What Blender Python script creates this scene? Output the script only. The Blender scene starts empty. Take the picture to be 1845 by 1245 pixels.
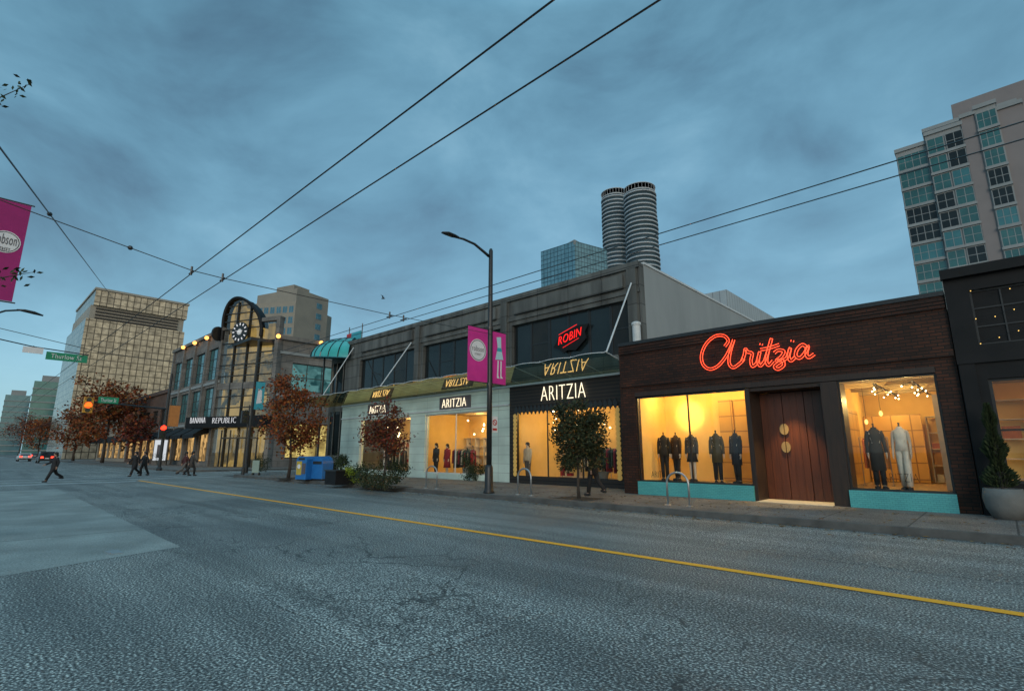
import bpy, bmesh, math, random
from mathutils import Vector, Matrix
random.seed(11)
R=math.radians; PI=math.pi
scene=bpy.context.scene; col=scene.collection
# ------------------------------------------------------------ survey of the site (camera station at 0,0)
PIT=R(11.8); AZ=R(46.8); FL=922.5; CH=1.6
cP,sP,cA,sA=math.cos(PIT),math.sin(PIT),math.cos(AZ),math.sin(AZ)
def ray(px,py):
    dx=px-922.5; dy=622.5-py
    fw=FL*cP-dy*sP; vz=FL*sP+dy*cP
    return (-fw*cA+dx*sA, fw*sA+dx*cA, vz)
def onZ(px,py,z=0.0):
    v=ray(px,py); t=(z-CH)/v[2]; return (v[0]*t,v[1]*t)
class Plane:
    def __init__(s,p0,e):
        l=math.hypot(*e); s.p=p0; s.e=(e[0]/l,e[1]/l); s.n=(-s.e[1],s.e[0])
    def hit(s,px,py):
        v=ray(px,py); t=(s.p[0]*s.n[0]+s.p[1]*s.n[1])/(v[0]*s.n[0]+v[1]*s.n[1])
        return ((v[0]*t-s.p[0])*s.e[0]+(v[1]*t-s.p[1])*s.e[1], v[2]*t+CH)
    def M(s,u,d,z): return (s.p[0]+s.e[0]*u+s.n[0]*d, s.p[1]+s.e[1]*u+s.n[1]*d, z)
    def rc(s,xl,xr,yt,yb):
        ym=(yt+yb)/2; xm=(xl+xr)/2
        return (s.hit(xl,ym)[0],s.hit(xr,ym)[0],s.hit(xm,yb)[1],s.hit(xm,yt)[1])
# ------------------------------------------------------------ materials
def newmat(name):
    m=bpy.data.materials.new(name); m.use_nodes=True; nt=m.node_tree; nt.nodes.clear()
    o=nt.nodes.new('ShaderNodeOutputMaterial'); return m,nt,o
def N(nt,t,**k):
    n=nt.nodes.new('ShaderNode'+t)
    for a,b in k.items():
        if a.startswith('i_'): n.inputs[a[2:].replace('_',' ')].default_value=b
        else: setattr(n,a,b)
    return n
def ramp(nt,stops):
    r=N(nt,'ValToRGB'); e=r.color_ramp.elements
    while len(e)<len(stops): e.new(.5)
    for k,(p,c) in enumerate(stops): e[k].position=p; e[k].color=(*c,1)
    return r
def wallvec(nt):
    tc=N(nt,'TexCoord'); sx=N(nt,'SeparateXYZ'); nt.links.new(tc.outputs['Object'],sx.inputs[0])
    ad=N(nt,'Math',operation='ADD'); nt.links.new(sx.outputs[0],ad.inputs[0]); nt.links.new(sx.outputs[1],ad.inputs[1])
    cb=N(nt,'CombineXYZ'); nt.links.new(ad.outputs[0],cb.inputs[0]); nt.links.new(sx.outputs[2],cb.inputs[1])
    return cb,tc
def mat(name,c1,c2=None,scale=3,rough=.7,bump=0,metal=0,emit=None,es=0,spec=.5,stretch=(1,1,1),bscale=None):
    m,nt,o=newmat(name); p=N(nt,'BsdfPrincipled'); nt.links.new(p.outputs[0],o.inputs[0])
    p.inputs['Roughness'].default_value=rough; p.inputs['Metallic'].default_value=metal; p.inputs['Specular IOR Level'].default_value=spec
    if c2 is None: c2=tuple(x*.82 for x in c1)
    tc=N(nt,'TexCoord'); mp=N(nt,'Mapping'); mp.inputs['Scale'].default_value=stretch
    nt.links.new(tc.outputs['Object'],mp.inputs[0])
    n=N(nt,'TexNoise',i_Scale=scale,i_Detail=5.0,i_Roughness=.6); nt.links.new(mp.outputs[0],n.inputs['Vector'])
    r=ramp(nt,[(.3,c1),(.7,c2)]); nt.links.new(n.outputs['Fac'],r.inputs[0]); nt.links.new(r.outputs[0],p.inputs['Base Color'])
    if bump:
        n2=N(nt,'TexNoise',i_Scale=bscale or scale*6,i_Detail=4.0); nt.links.new(tc.outputs['Object'],n2.inputs['Vector'])
        b=N(nt,'Bump',i_Strength=bump,i_Distance=.02); nt.links.new(n2.outputs['Fac'],b.inputs['Height']); nt.links.new(b.outputs[0],p.inputs['Normal'])
    if emit:
        p.inputs['Emission Color'].default_value=(*emit,1); p.inputs['Emission Strength'].default_value=es
    return m
def grid_mat(name,c1,c2,mortar,w,h,ms=.01,rough=.7,metal=0,spec=.5,offset=.5,bump=.3,stain=.35,flat=False,speck=0,streak=False):
    m,nt,o=newmat(name); p=N(nt,'BsdfPrincipled'); nt.links.new(p.outputs[0],o.inputs[0])
    cb,tc=wallvec(nt)
    b=N(nt,'TexBrick',offset=offset,i_Scale=1.0); b.inputs['Mortar Size'].default_value=ms; b.inputs['Brick Width'].default_value=w; b.inputs['Row Height'].default_value=h
    b.inputs['Color1'].default_value=(*c1,1); b.inputs['Color2'].default_value=(*c2,1); b.inputs['Mortar'].default_value=(*mortar,1)
    nt.links.new(tc.outputs['Object'] if flat else cb.outputs[0],b.inputs['Vector'])
    mp=N(nt,'Mapping'); mp.inputs['Scale'].default_value=(1,1,.18) if streak else (1,1,1); nt.links.new(tc.outputs['Object'],mp.inputs[0])
    n=N(nt,'TexNoise',i_Scale=1.6 if streak else .8,i_Detail=6.0); nt.links.new(mp.outputs[0],n.inputs['Vector'])
    r=ramp(nt,[(.3,(1-stain,)*3),(.7,(1,1,1))]); nt.links.new(n.outputs['Fac'],r.inputs[0])
    mx=N(nt,'MixRGB',blend_type='MULTIPLY',i_Fac=1.0); nt.links.new(b.outputs['Color'],mx.inputs[1]); nt.links.new(r.outputs[0],mx.inputs[2])
    last=mx
    if speck:
        f=N(nt,'TexNoise',i_Scale=45.0,i_Detail=3.0); nt.links.new(tc.outputs['Object'],f.inputs['Vector']); r2=ramp(nt,[(.38,(1-speck,)*3),(.62,(1+speck,)*3)]); nt.links.new(f.outputs['Fac'],r2.inputs[0])
        last=N(nt,'MixRGB',blend_type='MULTIPLY',i_Fac=1.0); nt.links.new(mx.outputs[0],last.inputs[1]); nt.links.new(r2.outputs[0],last.inputs[2])
    nt.links.new(last.outputs[0],p.inputs['Base Color'])
    p.inputs['Roughness'].default_value=rough; p.inputs['Metallic'].default_value=metal; p.inputs['Specular IOR Level'].default_value=spec
    if bump:
        bp=N(nt,'Bump',i_Strength=bump,i_Distance=.01,invert=True); nt.links.new(b.outputs['Fac'],bp.inputs['Height']); nt.links.new(bp.outputs[0],p.inputs['Normal'])
    return m
def glass(name,tint,k=1.6,base=.05,rough=.0,dark=0,dcol=(.02,.03,.03),gcol=(1,1,1)):
    m,nt,o=newmat(name)
    lw=N(nt,'LayerWeight',i_Blend=.5); pw=N(nt,'Math',operation='POWER'); pw.inputs[1].default_value=5; nt.links.new(lw.outputs['Facing'],pw.inputs[0])
    ma=N(nt,'Math',operation='MULTIPLY_ADD',use_clamp=True); ma.inputs[1].default_value=k*.6; ma.inputs[2].default_value=base; nt.links.new(pw.outputs[0],ma.inputs[0])
    t=N(nt,'BsdfTransparent',i_Color=(*tint,1)); g=N(nt,'BsdfGlossy',i_Color=(*gcol,1),i_Roughness=rough)
    s=t
    if dark:
        d=N(nt,'BsdfTranslucent',i_Color=(*dcol,1)); mm=N(nt,'MixShader'); mm.inputs[0].default_value=dark
        nt.links.new(t.outputs[0],mm.inputs[1]); nt.links.new(d.outputs[0],mm.inputs[2]); s=mm
    mx=N(nt,'MixShader'); nt.links.new(ma.outputs[0],mx.inputs[0]); nt.links.new(s.outputs[0],mx.inputs[1]); nt.links.new(g.outputs[0],mx.inputs[2])
    nt.links.new(mx.outputs[0],o.inputs[0]); return m
def emis(name,c,s):
    m,nt,o=newmat(name); e=N(nt,'Emission',i_Color=(*c,1),i_Strength=s); nt.links.new(e.outputs[0],o.inputs[0]); return m
def lit_interior(name,c1,c2,s,scale=.7):
    m,nt,o=newmat(name); cb,tc=wallvec(nt)
    v=N(nt,'TexVoronoi',i_Scale=scale,distance='CHEBYCHEV'); nt.links.new(cb.outputs[0],v.inputs['Vector'])
    n=N(nt,'TexNoise',i_Scale=1.1,i_Detail=5.0); nt.links.new(cb.outputs[0],n.inputs['Vector'])
    sp=N(nt,'SeparateColor'); nt.links.new(v.outputs['Color'],sp.inputs[0])
    mu=N(nt,'Math',operation='MULTIPLY_ADD'); mu.inputs[1].default_value=.45; nt.links.new(sp.outputs[0],mu.inputs[0])
    mm=N(nt,'Math',operation='MULTIPLY'); mm.inputs[1].default_value=.7; nt.links.new(n.outputs['Fac'],mm.inputs[0]); nt.links.new(mm.outputs[0],mu.inputs[2])
    r=ramp(nt,[(.3,c2),(.75,c1)]); nt.links.new(mu.outputs[0],r.inputs[0])
    e=N(nt,'Emission',i_Strength=s); nt.links.new(r.outputs[0],e.inputs['Color']); nt.links.new(e.outputs[0],o.inputs[0]); return m
def leafmat(name,stops):
    m,nt,o=newmat(name); p=N(nt,'BsdfPrincipled',i_Roughness=.75); g=N(nt,'NewGeometry')
    r=ramp(nt,stops); nt.links.new(g.outputs['Random Per Island'],r.inputs[0]); nt.links.new(r.outputs[0],p.inputs['Base Color'])
    p.inputs['Specular IOR Level'].default_value=.2
    nt.links.new(p.outputs[0],o.inputs[0]); return m
def asphalt(name,K=1.0):
    m,nt,o=newmat(name); p=N(nt,'BsdfPrincipled'); nt.links.new(p.outputs[0],o.inputs[0]); tc=N(nt,'TexCoord'); V=tc.outputs['Object']
    S=lambda *c: tuple(x*K for x in c)
    def noise(s,d=4.0,vec=V,dist=0.0):
        n=N(nt,'TexNoise',i_Scale=s,i_Detail=d,i_Distortion=dist); nt.links.new(vec,n.inputs['Vector']); return n
    big=noise(.22,6.0); r1=ramp(nt,[(.35,S(.140,.140,.133)),(.52,S(.186,.184,.172)),(.68,S(.238,.233,.215))]); nt.links.new(big.outputs['Fac'],r1.inputs[0])
    mp=N(nt,'Mapping'); mp.inputs['Scale'].default_value=(.12,1.5,1); nt.links.new(V,mp.inputs[0])
    st=noise(1.0,4.0,mp.outputs[0]); r0=ramp(nt,[(.38,(.74,.74,.74)),(.60,(1.08,1.08,1.08))]); nt.links.new(st.outputs['Fac'],r0.inputs[0])
    m0=N(nt,'MixRGB',blend_type='MULTIPLY',i_Fac=1.0); nt.links.new(r1.outputs[0],m0.inputs[1]); nt.links.new(r0.outputs[0],m0.inputs[2])
    fine=noise(44.0,2.0); r2=ramp(nt,[(.38,(.16,.16,.16)),(.48,(.68,.68,.68)),(.56,(1.1,1.1,1.1)),(.64,(3.4,3.4,3.25))]); nt.links.new(fine.outputs['Fac'],r2.inputs[0])
    m1=N(nt,'MixRGB',blend_type='MULTIPLY',i_Fac=1.0); nt.links.new(m0.outputs[0],m1.inputs[1]); nt.links.new(r2.outputs[0],m1.inputs[2])
    wn=noise(2.2,6.0); mxv=N(nt,'MixRGB',blend_type='ADD',i_Fac=.6); nt.links.new(V,mxv.inputs[1]); nt.links.new(wn.outputs['Color'],mxv.inputs[2])
    sp=N(nt,'SeparateXYZ'); nt.links.new(V,sp.inputs[0]); df=N(nt,'Math',operation='SUBTRACT'); df.inputs[1].default_value=4.2; nt.links.new(sp.outputs[1],df.inputs[0])
    ab=N(nt,'Math',operation='ABSOLUTE'); nt.links.new(df.outputs[0],ab.inputs[0]); bd=N(nt,'MapRange'); bd.inputs[1].default_value=.6; bd.inputs[2].default_value=2.6; bd.inputs[3].default_value=1; bd.inputs[4].default_value=.12; nt.links.new(ab.outputs[0],bd.inputs[0])
    def crack(scale,w,lo,hi,msc):
        vo=N(nt,'TexVoronoi',feature='DISTANCE_TO_EDGE',i_Scale=scale); nt.links.new(mxv.outputs[0],vo.inputs['Vector'])
        mr=N(nt,'MapRange'); mr.inputs[1].default_value=w*.3; mr.inputs[2].default_value=w; mr.inputs[3].default_value=1; mr.inputs[4].default_value=0; nt.links.new(vo.outputs['Distance'],mr.inputs[0])
        mk=noise(msc,3.0); m2=N(nt,'MapRange'); m2.inputs[1].default_value=lo; m2.inputs[2].default_value=hi; nt.links.new(mk.outputs['Fac'],m2.inputs[0])
        mu=N(nt,'Math',operation='MULTIPLY'); nt.links.new(mr.outputs[0],mu.inputs[0]); nt.links.new(m2.outputs[0],mu.inputs[1]); return mu
    c1=crack(.55,.016,.42,.52,.35); c2=crack(2.4,.036,.49,.58,.5)
    mc=N(nt,'Math',operation='MAXIMUM'); nt.links.new(c1.outputs[0],mc.inputs[0]); nt.links.new(c2.outputs[0],mc.inputs[1])
    mc2=N(nt,'Math',operation='MULTIPLY'); nt.links.new(mc.outputs[0],mc2.inputs[0]); nt.links.new(bd.outputs[0],mc2.inputs[1])
    sc=N(nt,'Math',operation='MULTIPLY'); sc.inputs[1].default_value=.8; nt.links.new(mc2.outputs[0],sc.inputs[0])
    m3=N(nt,'MixRGB',i_Color2=(.018,.020,.020,1)); nt.links.new(sc.outputs[0],m3.inputs[0]); nt.links.new(m1.outputs[0],m3.inputs[1])
    nt.links.new(m3.outputs[0],p.inputs['Base Color'])
    rr=ramp(nt,[(.3,(.6,)*3),(.7,(.82,)*3)]); nt.links.new(big.outputs['Fac'],rr.inputs[0]); nt.links.new(rr.outputs[0],p.inputs['Roughness'])
    b=N(nt,'Bump',i_Strength=.35,i_Distance=.006); nt.links.new(fine.outputs['Fac'],b.inputs['Height']); nt.links.new(b.outputs[0],p.inputs['Normal'])
    return m
def paint(name,c,worn):
    m,nt,o=newmat(name); p=N(nt,'BsdfPrincipled',i_Roughness=.7); nt.links.new(p.outputs[0],o.inputs[0]); tc=N(nt,'TexCoord')
    n=N(nt,'TexNoise',i_Scale=14.0,i_Detail=6.0,i_Roughness=.7); nt.links.new(tc.outputs['Object'],n.inputs['Vector'])
    r=ramp(nt,[(worn-.06,(.14,.14,.135)),(worn+.04,c)]); nt.links.new(n.outputs['Fac'],r.inputs[0]); nt.links.new(r.outputs[0],p.inputs['Base Color']); return m

MT={}
MT['asphalt']=asphalt('asphalt'); MT['asphalt_dark']=asphalt('asphalt_dark',.82); MT['asphalt_pale']=asphalt('asphalt_pale',1.10)
MT['pad']=grid_mat('concrete_pad',(.33,.335,.305),(.30,.305,.28),(.11,.11,.10),6.8,4.0,.02,rough=.8,bump=.1,stain=.4,flat=True,speck=.25,offset=0)
MT['walk']=grid_mat('sidewalk_concrete',(.20,.18,.165),(.17,.157,.142),(.06,.058,.055),1.6,1.6,.018,rough=.8,bump=.3,stain=.5,flat=True,speck=.6,offset=0)
MT['kerb']=mat('kerb_concrete',(.11,.11,.105),(.05,.05,.048),2,.8,.3)
MT['earth']=mat('earth',(.09,.09,.085),(.06,.06,.06),.3,.9)
MT['soil']=mat('soil',(.05,.038,.028),(.03,.024,.018),6,.95,.6)
MT['yellow']=paint('yellow_paint',(1.0,.40,.012),.33)
MT['white_paint']=paint('white_paint',(.6,.62,.60),.45)
MT['brick']=grid_mat('dark_brick',(.080,.025,.011),(.034,.014,.008),(.012,.010,.008),.26,.09,.012,rough=.65,bump=.6,stain=.6,spec=.3)
MT['brick2']=grid_mat('old_brick',(.13,.065,.042),(.09,.05,.034),(.06,.055,.05),.23,.08,.008,rough=.8)
MT['wood']=mat('dark_wood',(.036,.018,.010),(.016,.009,.006),3,.5,.2,stretch=(6,6,.5))
MT['door']=mat('door_wood',(.105,.028,.010),(.055,.016,.007),3,.4,.15,stretch=(7,7,.4))
MT['brass']=mat('brass',(.6,.38,.16),(.5,.3,.12),6,.3,metal=.7)
MT['tile']=grid_mat('teal_tile',(.10,.42,.42),(.085,.37,.38),(.06,.26,.27),.12,.05,.004,rough=.25,bump=.2,stain=.2)
MT['neon']=emis('neon_red',(1,.075,.03),3.0)
MT['redsign']=emis('sign_red',(1,.02,.02),1.6)
MT['signwhite']=emis('sign_white',(1,.86,.60),1.7)
MT['brletters']=emis('sign_letter_white',(.9,.92,.95),.85)
MT['concrete']=grid_mat('concrete_panel',(.150,.158,.150),(.115,.122,.116),(.05,.053,.052),1.9,.85,.02,rough=.8,offset=0,bump=.3,stain=.65,streak=True)
MT['plaster']=mat('pale_plaster',(.28,.305,.31),(.21,.235,.24),.5,.8,.05,stretch=(1,1,.3))
MT['metalclad']=grid_mat('metal_cladding',(.36,.41,.43),(.34,.39,.41),(.20,.22,.24),.5,9,.03,rough=.5,offset=0,stain=.15)
MT['whitewall']=grid_mat('white_panel',(.58,.70,.63),(.54,.66,.59),(.34,.41,.38),3,.45,.012,rough=.6,offset=0,stain=.3)
MT['slat']=grid_mat('dark_slat',(.030,.022,.017),(.024,.017,.013),(.006,.005,.005),20,.16,.03,rough=.6,offset=0,stain=.3)
MT['black']=mat('black_metal',(.012,.013,.014),(.02,.021,.022),6,.4)
MT['darkpaint']=mat('dark_facade',(.007,.008,.009),(.012,.012,.013),2,.6,spec=.2)
MT['steel']=mat('brushed_steel',(.45,.47,.48),(.35,.37,.38),5,.35,metal=.8)
MT['whitemetal']=mat('white_metal',(.55,.58,.59),(.45,.48,.49),5,.5)
MT['dglass']=mat('dark_glass',(.008,.012,.014),(.015,.023,.025),.5,.05,spec=.35)
MT['dglass2']=mat('dark_glass_brown',(.025,.023,.018),(.011,.012,.012),.9,.08,spec=.25)
MT['tglass']=mat('teal_glass',(.03,.13,.14),(.05,.18,.19),.4,.1,spec=.9,metal=.25)
MT['aptglass']=mat('apartment_glass',(.018,.075,.075),(.04,.15,.145),.25,.1,spec=.8,metal=.15)
MT['bglass']=mat('blue_glass',(.05,.14,.19),(.08,.2,.25),.4,.12,spec=.9,metal=.3)
MT['greyglass']=mat('grey_tower_glass',(.04,.07,.085),(.065,.10,.12),.4,.15,spec=.8)
MT['clear']=glass('clear_glass',(.96,.97,.95),1.2,.03)
MT['canopy']=glass('canopy_glass',(.46,.62,.59),3.2,.13,dark=.12,dcol=(.08,.27,.25),gcol=(1,.72,.30))
MT['warmwall']=mat('warm_wall',(.86,.58,.20),(.70,.45,.14),.7,.8)
MT['cream']=mat('cream_wall',(.7,.62,.46),(.62,.54,.40),1,.8)
MT['shopfloor']=mat('shop_floor',(.34,.24,.14),(.25,.18,.11),2,.5)
MT['shopceil']=mat('shop_ceiling',(.42,.33,.2),(.36,.28,.17),2,.8)
MT['panelwood']=grid_mat('honey_panel',(.66,.38,.09),(.58,.33,.08),(.3,.16,.05),.55,.55,.02,rough=.5,offset=0,stain=.3)
MT['bulb']=emis('warm_bulb',(1,.78,.45),14)
MT['bulbsoft']=emis('warm_globe',(1,.62,.16),2.2)
MT['litgold']=lit_interior('lit_tower_interior',(1,.62,.18),(.035,.05,.055),.42,.40)
MT['lityel']=lit_interior('lit_shop_interior',(1,.78,.25),(.16,.10,.03),.75,1.3)
MT['litdim']=lit_interior('dim_shop_interior',(1,.6,.22),(.03,.02,.012),.7,1.6)
MT['litoff']=lit_interior('lit_teal_room',(.20,.50,.50),(.03,.12,.13),.45,.5)
MT['goldglass']=grid_mat('gold_curtain_wall',(.58,.53,.42),(.42,.39,.32),(.13,.12,.10),1.3,1.5,.10,rough=.24,metal=.5,offset=0,stain=.6,bump=0)
MT['goldcap']=mat('beige_cladding',(.33,.305,.25),(.27,.25,.21),.3,.6)
MT['beige']=mat('beige_concrete',(.27,.25,.205),(.215,.20,.17),.3,.8)
MT['pink']=mat('pinkish_cladding',(.21,.185,.18),(.175,.155,.152),.3,.7)
MT['slab']=mat('grey_slab',(.25,.268,.27),(.20,.218,.22),.3,.7)
MT['ring']=mat('balcony_grey',(.42,.46,.48),(.36,.39,.41),.3,.6)
MT['brstone']=grid_mat('grey_stone',(.20,.19,.175),(.16,.153,.142),(.09,.09,.086),1.2,.6,.015,rough=.8,stain=.45)
MT['magenta']=mat('magenta_cloth',(.62,.03,.27),(.52,.02,.22),2,.8)
MT['darkmagenta']=mat('dark_magenta_cloth',(.34,.015,.15),(.27,.012,.12),2,.8)
MT['bwhite']=mat('print_white',(.7,.7,.7),(.62,.62,.64),4,.8)
MT['bteal']=mat('print_teal',(.05,.36,.44),(.04,.28,.36),4,.8)
MT['bpale']=mat('print_pale_teal',(.42,.62,.66),(.36,.55,.6),4,.8)
MT['bgrey']=mat('print_grey',(.10,.09,.10),(.08,.07,.08),4,.8)
MT['borange']=mat('print_orange',(.5,.2,.05),(.4,.15,.04),4,.8)
MT['green']=mat('sign_green',(.0,.25,.13),(.0,.2,.1),4,.5)
MT['blue']=mat('bin_blue',(.015,.15,.42),(.012,.11,.33),3,.4)
MT['yel']=mat('bin_yellow',(.50,.36,.05),(.4,.29,.04),6,.5)
MT['pot']=mat('grey_pot',(.15,.155,.15),(.11,.115,.11),4,.8,.2)
MT['bark']=mat('bark',(.05,.04,.032),(.028,.023,.02),8,.9,.5,stretch=(1,1,.3))
MT['rust']=leafmat('rust_leaves',[(0,(.04,.015,.009)),(.3,(.17,.042,.016)),(.6,(.28,.072,.02)),(.85,(.08,.062,.022)),(1,(.36,.13,.028))])
MT['red']=leafmat('red_leaves',[(0,(.03,.012,.011)),(.35,(.16,.026,.018)),(.7,(.07,.05,.022)),(1,(.26,.065,.022))])
MT['olive']=leafmat('olive_leaves',[(0,(.012,.020,.011)),(.5,(.032,.043,.02)),(.88,(.055,.058,.025)),(1,(.12,.055,.02))])
MT['ever']=leafmat('evergreen',[(0,(.010,.017,.009)),(.6,(.026,.043,.018)),(1,(.05,.065,.026))])
MT['lime']=leafmat('lime_leaves',[(0,(.06,.1,.01)),(.6,(.18,.25,.02)),(1,(.28,.32,.04))])
MT['litter']=leafmat('leaf_litter',[(0,(.06,.03,.015)),(.5,(.18,.09,.03)),(1,(.32,.18,.05))])
MT['taillight']=emis('tail_light',(1,.04,.02),5)
MT['redlamp']=emis('signal_red',(1,.03,.012),5)
MT['amberlamp']=emis('signal_orange',(1,.10,.012),3)
MT['deadlamp']=mat('unlit_lens',(.02,.03,.02),(.015,.02,.015),5,.3)
MT['sigyellow']=mat('signal_yellow',(.62,.30,.02),(.5,.24,.02),5,.5)
MT['rubber']=mat('rubber',(.012,.012,.012),(.02,.02,.02),8,.8)
MT['carglass']=mat('car_glass',(.01,.012,.014),(.014,.016,.018),1,.08,spec=.8)
MT['skin']=mat('skin',(.42,.25,.18),(.36,.21,.15),6,.6)
MT['hair']=mat('hair',(.025,.017,.012),(.012,.009,.007),10,.6)
MT['form']=mat('display_form',(.5,.44,.36),(.44,.39,.32),5,.7)
MT['crate']=mat('white_box',(.6,.52,.4),(.5,.44,.34),3,.8)
MT['orangelamp']=emis('orange_lamp',(1,.40,.08),4)
MT['gilded_glow']=mat('gilded_glow',(.55,.36,.10),(.42,.27,.08),4,.4,emit=(1,.6,.12),es=.14)  # shop light on the gold scallops put in as faint emission
MT['signredpaint']=mat('sign_red_paint',(.5,.02,.02),(.4,.02,.02),4,.5)
def cloth(n,c): 
    k='cloth_'+n
    if k not in MT: MT[k]=mat(k,c,tuple(x*.7 for x in c),8,.85,.2,stretch=(1,1,.5))
    return MT[k]
# ------------------------------------------------------------ mesh builder
LOC={}
class MB:
    def __init__(s): s.v=[]; s.f=[]
    def add(s,vs,fs):
        b=len(s.v); s.v+=[tuple(v) for v in vs]; s.f+=[tuple(b+i for i in f) for f in fs]
    def box(s,x0,x1,y0,y1,z0,z1):
        s.add([(x0,y0,z0),(x1,y0,z0),(x1,y1,z0),(x0,y1,z0),(x0,y0,z1),(x1,y0,z1),(x1,y1,z1),(x0,y1,z1)],[(0,3,2,1),(4,5,6,7),(0,1,5,4),(1,2,6,5),(2,3,7,6),(3,0,4,7)]); return s
    def ob(s,P,u0,u1,d0,d1,z0,z1):
        c=[P.M(u,d,z) for z in (z0,z1) for u,d in ((u0,d0),(u1,d0),(u1,d1),(u0,d1))]
        s.add(c,[(0,3,2,1),(4,5,6,7),(0,1,5,4),(1,2,6,5),(2,3,7,6),(3,0,4,7)]); return s
    def poly(s,pts): s.add(pts,[tuple(range(len(pts)))]); return s
    def prism(s,pts,vec):
        n=len(pts); q=[tuple(a+b for a,b in zip(p,vec)) for p in pts]
        s.add(list(pts)+q,[tuple(range(n)),tuple(range(2*n-1,n-1,-1))]+[(i,(i+1)%n,n+(i+1)%n,n+i) for i in range(n)]); return s
    def tube(s,pts,r,seg=6,sq=1.0):
        pts=[Vector(p) for p in pts]; n=len(pts); rr=r if isinstance(r,(list,tuple)) else [r]*n
        vs=[]; fs=[]; up=Vector((0,0,1)); prev=None
        for i,p in enumerate(pts):
            t=(pts[min(i+1,n-1)]-pts[max(i-1,0)]).normalized()
            a=prev if prev is not None else (up.cross(t) if abs(t.z)<.95 else Vector((1,0,0)))
            a=(a-t*a.dot(t)).normalized(); b=t.cross(a); prev=a
            for k in range(seg):
                w=2*PI*k/seg; vs.append(p+a*math.cos(w)*rr[i]+b*math.sin(w)*rr[i]*sq)
        for i in range(n-1):
            for k in range(seg):
                k2=(k+1)%seg; fs.append((i*seg+k,i*seg+k2,(i+1)*seg+k2,(i+1)*seg+k))
        fs.append(tuple(range(seg-1,-1,-1))); fs.append(tuple((n-1)*seg+k for k in range(seg)))
        s.add(vs,fs); return s
    def rings(s,rs,seg=12):
        vs=[];fs=[];n=len(rs)
        for (c,rx,ry) in rs:
            for k in range(seg):
                w=2*PI*k/seg; vs.append((c[0]+rx*math.cos(w),c[1]+ry*math.sin(w),c[2]))
        for i in range(n-1):
            for k in range(seg):
                k2=(k+1)%seg; fs.append((i*seg+k,i*seg+k2,(i+1)*seg+k2,(i+1)*seg+k))
        fs.append(tuple(range(seg-1,-1,-1))); fs.append(tuple((n-1)*seg+k for k in range(seg)))
        s.add(vs,fs); return s
    def lathe(s,c,prof,seg=16): return s.rings([((c[0],c[1],c[2]+z),r,r) for r,z in prof],seg)
    def disc(s,P,u,z,r,d0,d1,seg=20,ru=None):
        pts=[P.M(u+(ru or r)*math.cos(2*PI*k/seg),d0,z+r*math.sin(2*PI*k/seg)) for k in range(seg)]
        v=Vector(P.M(0,d1,0))-Vector(P.M(0,d0,0)); return s.prism(pts,tuple(v))
    def flat(s,P,pts,d0,d1):
        v=Vector(P.M(0,d1,0))-Vector(P.M(0,d0,0)); return s.prism([P.M(u,d0,z) for u,z in pts],tuple(v))
    def sphere(s,c,r,seg=8,n=5,sz=1):
        return s.lathe(c,[(max(.001,r*math.sin(PI*k/n)),-r*sz*math.cos(PI*k/n)) for k in range(n+1)],seg)
    def wall(s,P,u0,u1,z0,z1,holes,d0,d1):
        us=sorted({u0,u1,*[min(max(h[i],u0),u1) for h in holes for i in (0,1)]}); zs=sorted({z0,z1,*[min(max(h[i],z0),z1) for h in holes for i in (2,3)]})
        def solid(i,j):
            if i<0 or j<0 or i>=len(us)-1 or j>=len(zs)-1: return False
            a=(us[i]+us[i+1])/2; b=(zs[j]+zs[j+1])/2
            return not any(h[0]<a<h[1] and h[2]<b<h[3] for h in holes)
        for i in range(len(us)-1):
            for j in range(len(zs)-1):
                if not solid(i,j): continue
                a,b,c,d=us[i],us[i+1],zs[j],zs[j+1]; m=P.M
                s.poly([m(a,d0,c),m(b,d0,c),m(b,d0,d),m(a,d0,d)]); s.poly([m(a,d1,c),m(a,d1,d),m(b,d1,d),m(b,d1,c)])
                if not solid(i-1,j): s.poly([m(a,d0,c),m(a,d0,d),m(a,d1,d),m(a,d1,c)])
                if not solid(i+1,j): s.poly([m(b,d0,c),m(b,d1,c),m(b,d1,d),m(b,d0,d)])
                if not solid(i,j-1): s.poly([m(a,d0,c),m(a,d1,c),m(b,d1,c),m(b,d0,c)])
                if not solid(i,j+1): s.poly([m(a,d0,d),m(b,d0,d),m(b,d1,d),m(a,d1,d)])
        return s
    def text(s,P,t,u0,u1,z0,z1,d,th=.02,shear=0,rise=0,thin=0):
        vs,fs=txt(t,thin)
        s.add([P.M(u0+(u1-u0)*x+shear*y*(z1-z0),d+th*w,z0+(z1-z0)*y+rise*x) for x,y,w in vs],fs); return s
    def build(s,name,m,parent=None,smooth=False,loc=None,local=False,label=None,norm=True):
        base=Vector((0,0,0)) if local else (LOC[parent.name] if parent else Vector(loc or (0,0,0)))
        me=bpy.data.meshes.new(name); me.from_pydata([tuple(Vector(v)-base) for v in s.v],[],s.f)
        if norm:
            bm=bmesh.new(); bm.from_mesh(me); bmesh.ops.recalc_face_normals(bm,faces=bm.faces); bm.to_mesh(me); bm.free()
        if smooth:
            for p in me.polygons: p.use_smooth=True
        me.materials.append(m if not isinstance(m,str) else MT[m]); o=bpy.data.objects.new(name,me); col.objects.link(o)
        if parent: o.parent=parent
        else: o.location=base
        LOC[o.name]=base if not local else Vector((0,0,0))
        if label: o['label']=label
        return o
_tx={}
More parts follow.
